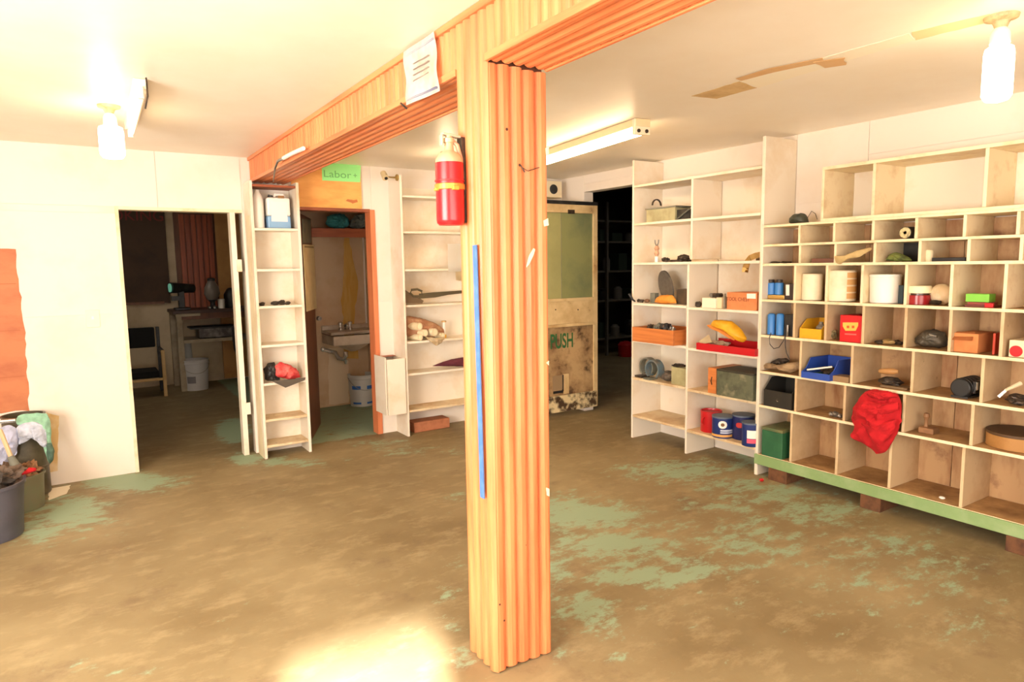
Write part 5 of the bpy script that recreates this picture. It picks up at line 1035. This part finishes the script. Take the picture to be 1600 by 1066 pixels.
# row 7
z = Z7
t = thg('green_chest', 'dark green metal chest with dusty lid at left end of the lowest row', 'chest', 1212, 690, XI, z)
y1 = PX(1190, 690, XI-.04).y; y0 = PX(1222, 695, XI-.04).y
MB().box((XI-.04, y0, z+.0005), (XI+.24, y1, z+.19)).put('chest_body', GREEN, t, bevel=.005); MB().box((XI-.042, y0-.002, z+.1905), (XI+.242, y1+.002, z+.212)).put('lid', mat('dusty lid', (112, 112, 74), .6, c2=(66, 96, 62), sc=10), t, bevel=.004)
o = MB().rock(PX(1472, 776, PXF+.06), .012, (1, 1.4, .7), .2, 3, 5, 2).put('paper_scrap', WHITEP); tag(snap(o, z+.001), 'tiny white paper scrap in an empty lowest pigeonhole', 'scrap')
# ================================================================== GOODS ON THE BACK SHELVES
# narrow unit, bottles on top shelf
z = nz_[6]; yy = LY+.06
def bjug(name, m_, u0, u1, v0, y, z, label, cat, m2=None):
    a = PY(u0, 330, y); b_ = PY(u1, 330, y); r_ = (b_.x-a.x)/2; cx_ = (a.x+b_.x)/2; h = PY((u0+u1)/2, v0, y).z-z
    t = thing(name, label, cat, (cx_, y+.05, z)); return t, cx_, r_, h
t, cx_, r_, h = bjug('spray_bottle', WHITEP, 396, 414, 296, yy, z, 'tall plain white bottle on top shelf of the narrow unit', 'bottle')
MB().lathe((cx_, yy+r_, z+.0005), [(r_*.92, 0), (r_, .01), (r_, h*.72), (r_*.8, h*.85), (r_*.42, h*.93), (r_*.4, h)], 26).put('bottle_body', WHITEP, t, smooth=True)
t, cx_, r_, h = bjug('washer_jug', WHITEP, 418, 454, 302, yy, z, 'white jug with blue lower half beside plain white bottle', 'jug')
hb_ = h*.36
MB().box((cx_-r_, yy, z+.0005), (cx_+r_, yy+.12, z+hb_)).put('blue_liquid', mat('pale blue jug', (132, 172, 208), .4), t, bevel=.01)
MB().box((cx_-r_, yy, z+hb_+.0005), (cx_+r_, yy+.12, z+h*.88)).put('jug_body', WHITEP, t, bevel=.014)
MB().tube([(cx_-.03, yy+.06, z+h*.87), (cx_-.01, yy+.06, z+h*.98), (cx_+.05, yy+.06, z+h*.98), (cx_+.07, yy+.06, z+h*.87)], .012).put('jug_handle', WHITEP, t, smooth=True)
MB().box((cx_-.005, yy-.002, z+h*.86), (cx_+.045, yy-.0005, z+h*.93)).put('brown_sticker', mat('brown sticker', (150, 108, 64), .6), t)
MB().box((cx_-r_*.7, yy-.002, z+h*.2), (cx_+r_*.7, yy-.0005, z+h*.76)).put('label', mat('pale label', (226, 226, 230), .6), t)
MB().cyl((cx_-.055, yy+.05, z+h*.88), (cx_-.05, yy+.05, z+h*.95), .02).put('cap', BLACK, t)
z = nz_[4]
for i, (u, r_, lb) in enumerate(((409, .02, 'small dark curled part at left on the middle narrow shelf'), (430, .024, 'larger tangled dark part on the middle narrow shelf'), (440, .026, 'dark tangled chain centre on the middle narrow shelf'), (450, .018, 'smallest dark part at right on the middle narrow shelf'))):
    p = PY(u, 474, LY+.07); o = MB().rock((p.x, LY+.08, z+r_*.75), r_, (1.3, 1, .75), .6, 3, 110+i, 2).put('metal_part', DARK); tag(o, lb, 'part')
z = nz_[2]
def ypuff(name, m_, pts, y, depth, fold, z0, seed, fs=22):
    o = MB().puff([PY(u, v, y) for u, v in pts], (0, -1, 0), depth, fold, fs, seed).put(name, m_, smooth=True)
    if z0 is not None: snap(o, z0+.001)
    return o
tag(ypuff('black_glove', BLACK, [(414, 598), (413, 580), (420, 571), (428, 570), (434, 582), (438, 598)], LY+.1, .06, .02, z, 120), 'black crumpled glove left of the red cloth on narrow unit', 'glove')
tag(ypuff('red_rag', mat('washed red rag', (190, 40, 44), .85, c2=(236, 120, 110), sc=10), [(430, 590), (430, 574), (437, 569), (452, 572), (466, 582), (470, 592), (452, 596)], LY+.06, .06, .02, z, 121), 'bright red crumpled rag on lower shelf of the narrow unit', 'rag')
o = MB().prism([PY(425, 596, LY-.004), PY(477, 590, LY-.004), PY(476, 594, LY-.006), PY(446, 606, LY-.006)], (0, -.004, 0)).put('dark_leather', mat('dark leather', (84, 74, 62), .7)); tag(o, 'dark leather scrap hanging over shelf edge below red rag', 'leather')
# wide unit
bzz = bz
z = bz[3]
t = thing('hand_saw', 'dark old tree saw with looped handle on the wide shelf unit', 'saw', (2.7, BY+.1, z))
SW = mat('dark olive saw', (92, 82, 60), .5, .3); ys_ = BY+.06
bm = MB(); bm.prism([PY(u, v, ys_) for u, v in ((655, 459), (676, 457), (700, 455.5), (735, 453), (735, 457), (700, 461), (680, 465), (655, 467))], (0, .006, 0)); bm.put('saw_blade', SW, t)
MB().tube([PY(u, v, ys_) for u, v in ((655, 463), (646, 463), (641, 458), (643, 453), (652, 452), (659, 455), (659, 461))], .011).put('handle', SW, t, smooth=True)
bm = MB(); bm.prism([PY(u, v, ys_+.01) for u, v in ((632, 452), (640, 458), (652, 464), (662, 470), (660, 474), (632, 474))], (0, .03, 0)); bm.put('saw_body', mat('brown saw body', (106, 86, 60), .6), t)
z = bz[2]
CS = mat('brown wrap', (166, 116, 84), .7, c2=(206, 170, 130), sc=14)
tag(ypuff('brown_sack', CS, [(633, 531), (633, 500), (645, 500), (662, 504), (680, 510), (694, 520), (696, 530), (680, 534), (660, 532)], BY+.12, .08, .016, z, 130), 'brown plastic sack lying behind the cream rolls', 'sack')
for i, (u, v, r_, lb) in enumerate(((653, 510, .036, 'top left'), (662, 520, .033, 'centre'), (677, 519, .037, 'right'), (655, 530, .03, 'bottom left'), (690, 524, .028, 'far right'))):
    p = PY(u, v, BY+.03); c0 = Vector((p.x, BY-.01 if i < 3 else BY+.0, max(p.z, z+r_+.001)))
    t = thing('paper_roll', f'{lb} one of the cream wrapped rolls bundled on wide shelf unit', 'roll', c0, 'cream rolls on the wide shelf unit')
    MB().cyl(c0, c0+Vector((-.05, .16, 0)), r_, n=20).put('roll_body', CREAM, t, smooth=True)
    MB().cyl(c0-Vector((-.001, .002, 0)), c0+Vector((0, .002, 0)), r_*.7, n=18).put('roll_end', mat('cream roll end', (244, 232, 196), .5), t)
tag(ypuff('clear_wrap', mat('dirty clear wrap', (178, 154, 116), .4, c2=(206, 190, 160), sc=16), [(664, 526), (680, 528), (696, 526), (690, 536), (682, 541), (674, 536)], BY-.01, .02, .014, None, 131), 'dirty plastic wrap hanging below the cream rolls', 'wrap')
p = PY(694, 520, BY+.1)
t = thing('glass_vial', 'slim clear vial with yellow stopper near right of the rolls', 'vial', (p.x, BY+.1, z))
MB().lathe((p.x, BY+.1, z+.0005), [(.02, 0), (.022, .01), (.022, .03)], 16).put('yellow_base', YEL, t); MB().lathe((p.x, BY+.1, z), [(.014, .031), (.014, .15)], 16).put('vial_body', WHITEP, t, smooth=True); MB().lathe((p.x, BY+.1, z), [(.024, .151), (.024, .165)], 16).put('cap', mat('tan cap', (206, 170, 110), .5), t)
z = bz[1]
tag(ypuff('maroon_cloth', mat('maroon cloth', (104, 44, 56), .9, c2=(82, 30, 44), sc=12), [(675, 578), (684, 574), (705, 567), (728, 563), (732, 574), (728, 578), (700, 578)], BY+.08, .05, .012, z, 132), 'maroon cloth folded on lower shelf of wide unit', 'cloth')
tag(MB().box((PY(644, 650, BY+.1).x, BY+.06, .001), (PY(700, 650, BY+.1).x, YB-.02, .1)).put('terracotta_block', mat('terracotta', (176, 112, 78), .8, c2=(150, 92, 62), sc=12), bevel=.01), 'reddish brown block under the lowest shelf of the wide unit', 'block')
# white papers hanging by the post
tag(sheet('blank_paper', [PY(u, v, BY-.03) for u, v in ((699, 381), (728, 381), (728, 424), (700, 425))], (0, -1, 0), WHITEP, .003), 'blank white paper hanging in front of the wide shelf unit by post', 'paper', None)
tag(sheet('blank_paper', [PY(u, v, BY-.022) for u, v in ((711, 418), (728, 418), (728, 440), (712, 438))], (0, -1, 0), CREAM, .003), 'small cream paper slip hanging just below the blank white paper', 'paper', None)
# ================================================================== LEFT FOREGROUND CORNER
def pail(name, c, r0, r1, h, m_, label):
    t = thing(name, label, 'bucket', c)
    MB().lathe(c, [(.002, .001), (r0, .001), (r1*.99, h*.93), (r1+.008, h*.94), (r1+.008, h), (r1-.004, h), (r0*1.02, .01), (.002, .01)], 44).put('pail_body', m_, t, smooth=True); return t
gc = Vector((-.585, 4.92, 0)); gh = PY(10, 762, 4.75).z
gt = pail('grey_bucket', gc, .185, .215, gh, mat('charcoal plastic', (82, 82, 92), .45, c2=(70, 70, 78), sc=6), 'large charcoal grey plastic bucket full of rags at left edge')
mc2 = Vector((-.452, 5.43, 0)); mh = PY(60, 740, 5.35).z
mt = pail('metal_pail', mc2, .14, .155, mh, mat('galvanized', (128, 124, 100), .45, .25, c2=(122, 130, 102), sc=10), 'galvanised metal pail behind the charcoal bucket')
RG = [('brown_rag', (176, 134, 96), (-.68, 4.84), .09, 'light brown rag heaped at left in the charcoal bucket'), ('dark_rag', (70, 62, 56), (-.55, 4.9), .09, 'dark rag heaped in middle of the charcoal bucket'), ('grey_rag', (110, 92, 78), (-.46, 5.0), .08, 'grey brown rag at rear of the charcoal bucket')]
for i, (nm, cc, (x, y), r_, lb) in enumerate(RG):
    o = MB().rock((x, y, gh-.0), r_, (1, 1, .7), .8, 3.2, 140+i, 4).put(nm, mat(nm+' cloth', cc, .95, c2=tuple(int(k*.7) for k in cc), sc=20), smooth=True); tag(o, lb, 'rag')
o = MB().puff([PY(u, v, 5.0) for u, v in ((12, 754), (24, 740), (42, 731), (56, 731), (56, 736), (40, 742), (22, 754))], (0, -1, .3), .03, .01, 20, 144).put('red_rag', REDC, smooth=True); tag(o, 'red cloth strip across rags in the charcoal bucket', 'rag')
for i, (x, y, cc, lb) in enumerate(((-.40, 5.40, (150, 110, 76), 'brown fluffy mop head heaped in the metal pail'), (-.50, 5.42, (110, 86, 66), 'dark brown rag beside mop head in metal pail'))):
    o = MB().rock((x, y, mh+.01), .07, (1, 1, .8), .9, 3.6, 150+i, 4).put(['mop_head', 'rag'][i], mat('mop %d' % i, cc, .95, c2=(90, 66, 48), sc=40, bump=.6), smooth=True); tag(o, lb, ['mop', 'rag'][i])
# galvanised tub with towels on its rim
db = Vector((-.405, 5.742, 0)); dh = PY(45, 652, 5.61).z
dt = thing('metal_drum', 'dull metal drum by the orange wall patch draped with towels', 'drum', db)
MB().lathe(db, [(.002, .001), (.12, .001), (.125, .01), (.125, dh*.33), (.13, dh*.34), (.13, dh*.36), (.125, dh*.37), (.125, dh-.01), (.131, dh-.008), (.131, dh), (.118, dh), (.118, .02), (.002, .02)], 44).put('drum_body', mat('dull drum', (92, 84, 66), .35, .15, c2=(62, 56, 44), sc=8), dt, smooth=True)
p4 = lambda pts, y: [PY(u, v, y) for u, v in pts]
def ptag(nm, cc, pts, y, depth, fold, lb, sd, cat='towel'):
    o = MB().puff(p4(pts, y), (0, -1, 0), depth, fold, 20, sd).put(nm, mat(nm+' cloth', cc, .95, c2=tuple(int(k*.82) for k in cc), sc=16), smooth=True); tag(o, lb, cat)
ptag('green_towel', (150, 196, 166), [(24, 662), (26, 650), (44, 646), (72, 646), (79, 656), (80, 690), (84, 706), (82, 722), (75, 724), (72, 700), (70, 668), (56, 660), (34, 668)], 5.60, .03, .015, 'pale mint green towel draped over drum rim', 160)
ptag('lilac_towel', (186, 190, 214), [(0, 668), (14, 664), (26, 668), (30, 690), (24, 712), (14, 724), (0, 734), (-14, 700)], 5.58, .05, .022, 'pale lilac towel hanging at left over drum', 161)
ptag('dark_green_towel', (84, 112, 96), [(72, 694), (80, 692), (85, 702), (84, 718), (78, 725), (74, 716)], 5.57, .03, .01, 'small dark green towel corner hanging below mint towel', 163)
ptag('striped_towel', (196, 202, 218), [(26, 666), (40, 660), (60, 660), (72, 670), (74, 696), (68, 700), (58, 690), (48, 684), (38, 692), (29, 696)], 5.575, .045, .022, 'white grey towel bunched at centre of drum rim', 162)
t = thing('broom', 'wooden handled brush leaning against draped drum', 'brush', PY(10, 720, 5.3))
MB().tube([PY(0, 672, 5.38), PY(17, 714, 5.3)], .014).put('handle', mat('pale handle', (206, 176, 136), .5), t, smooth=True)
MB().tube([PY(17, 714, 5.3), PY(22, 724, 5.28), PY(30, 740, 5.24)], [.02, .026, .035], 12).put('brush_socket', GREY, t, smooth=True)
tag(MB().tube([PY(-10, 660, 5.52), PY(24, 657, 5.52)], .012).put('chrome_rail', CHROME, smooth=True), 'short shiny chrome bar across the draped drum top', 'bar')
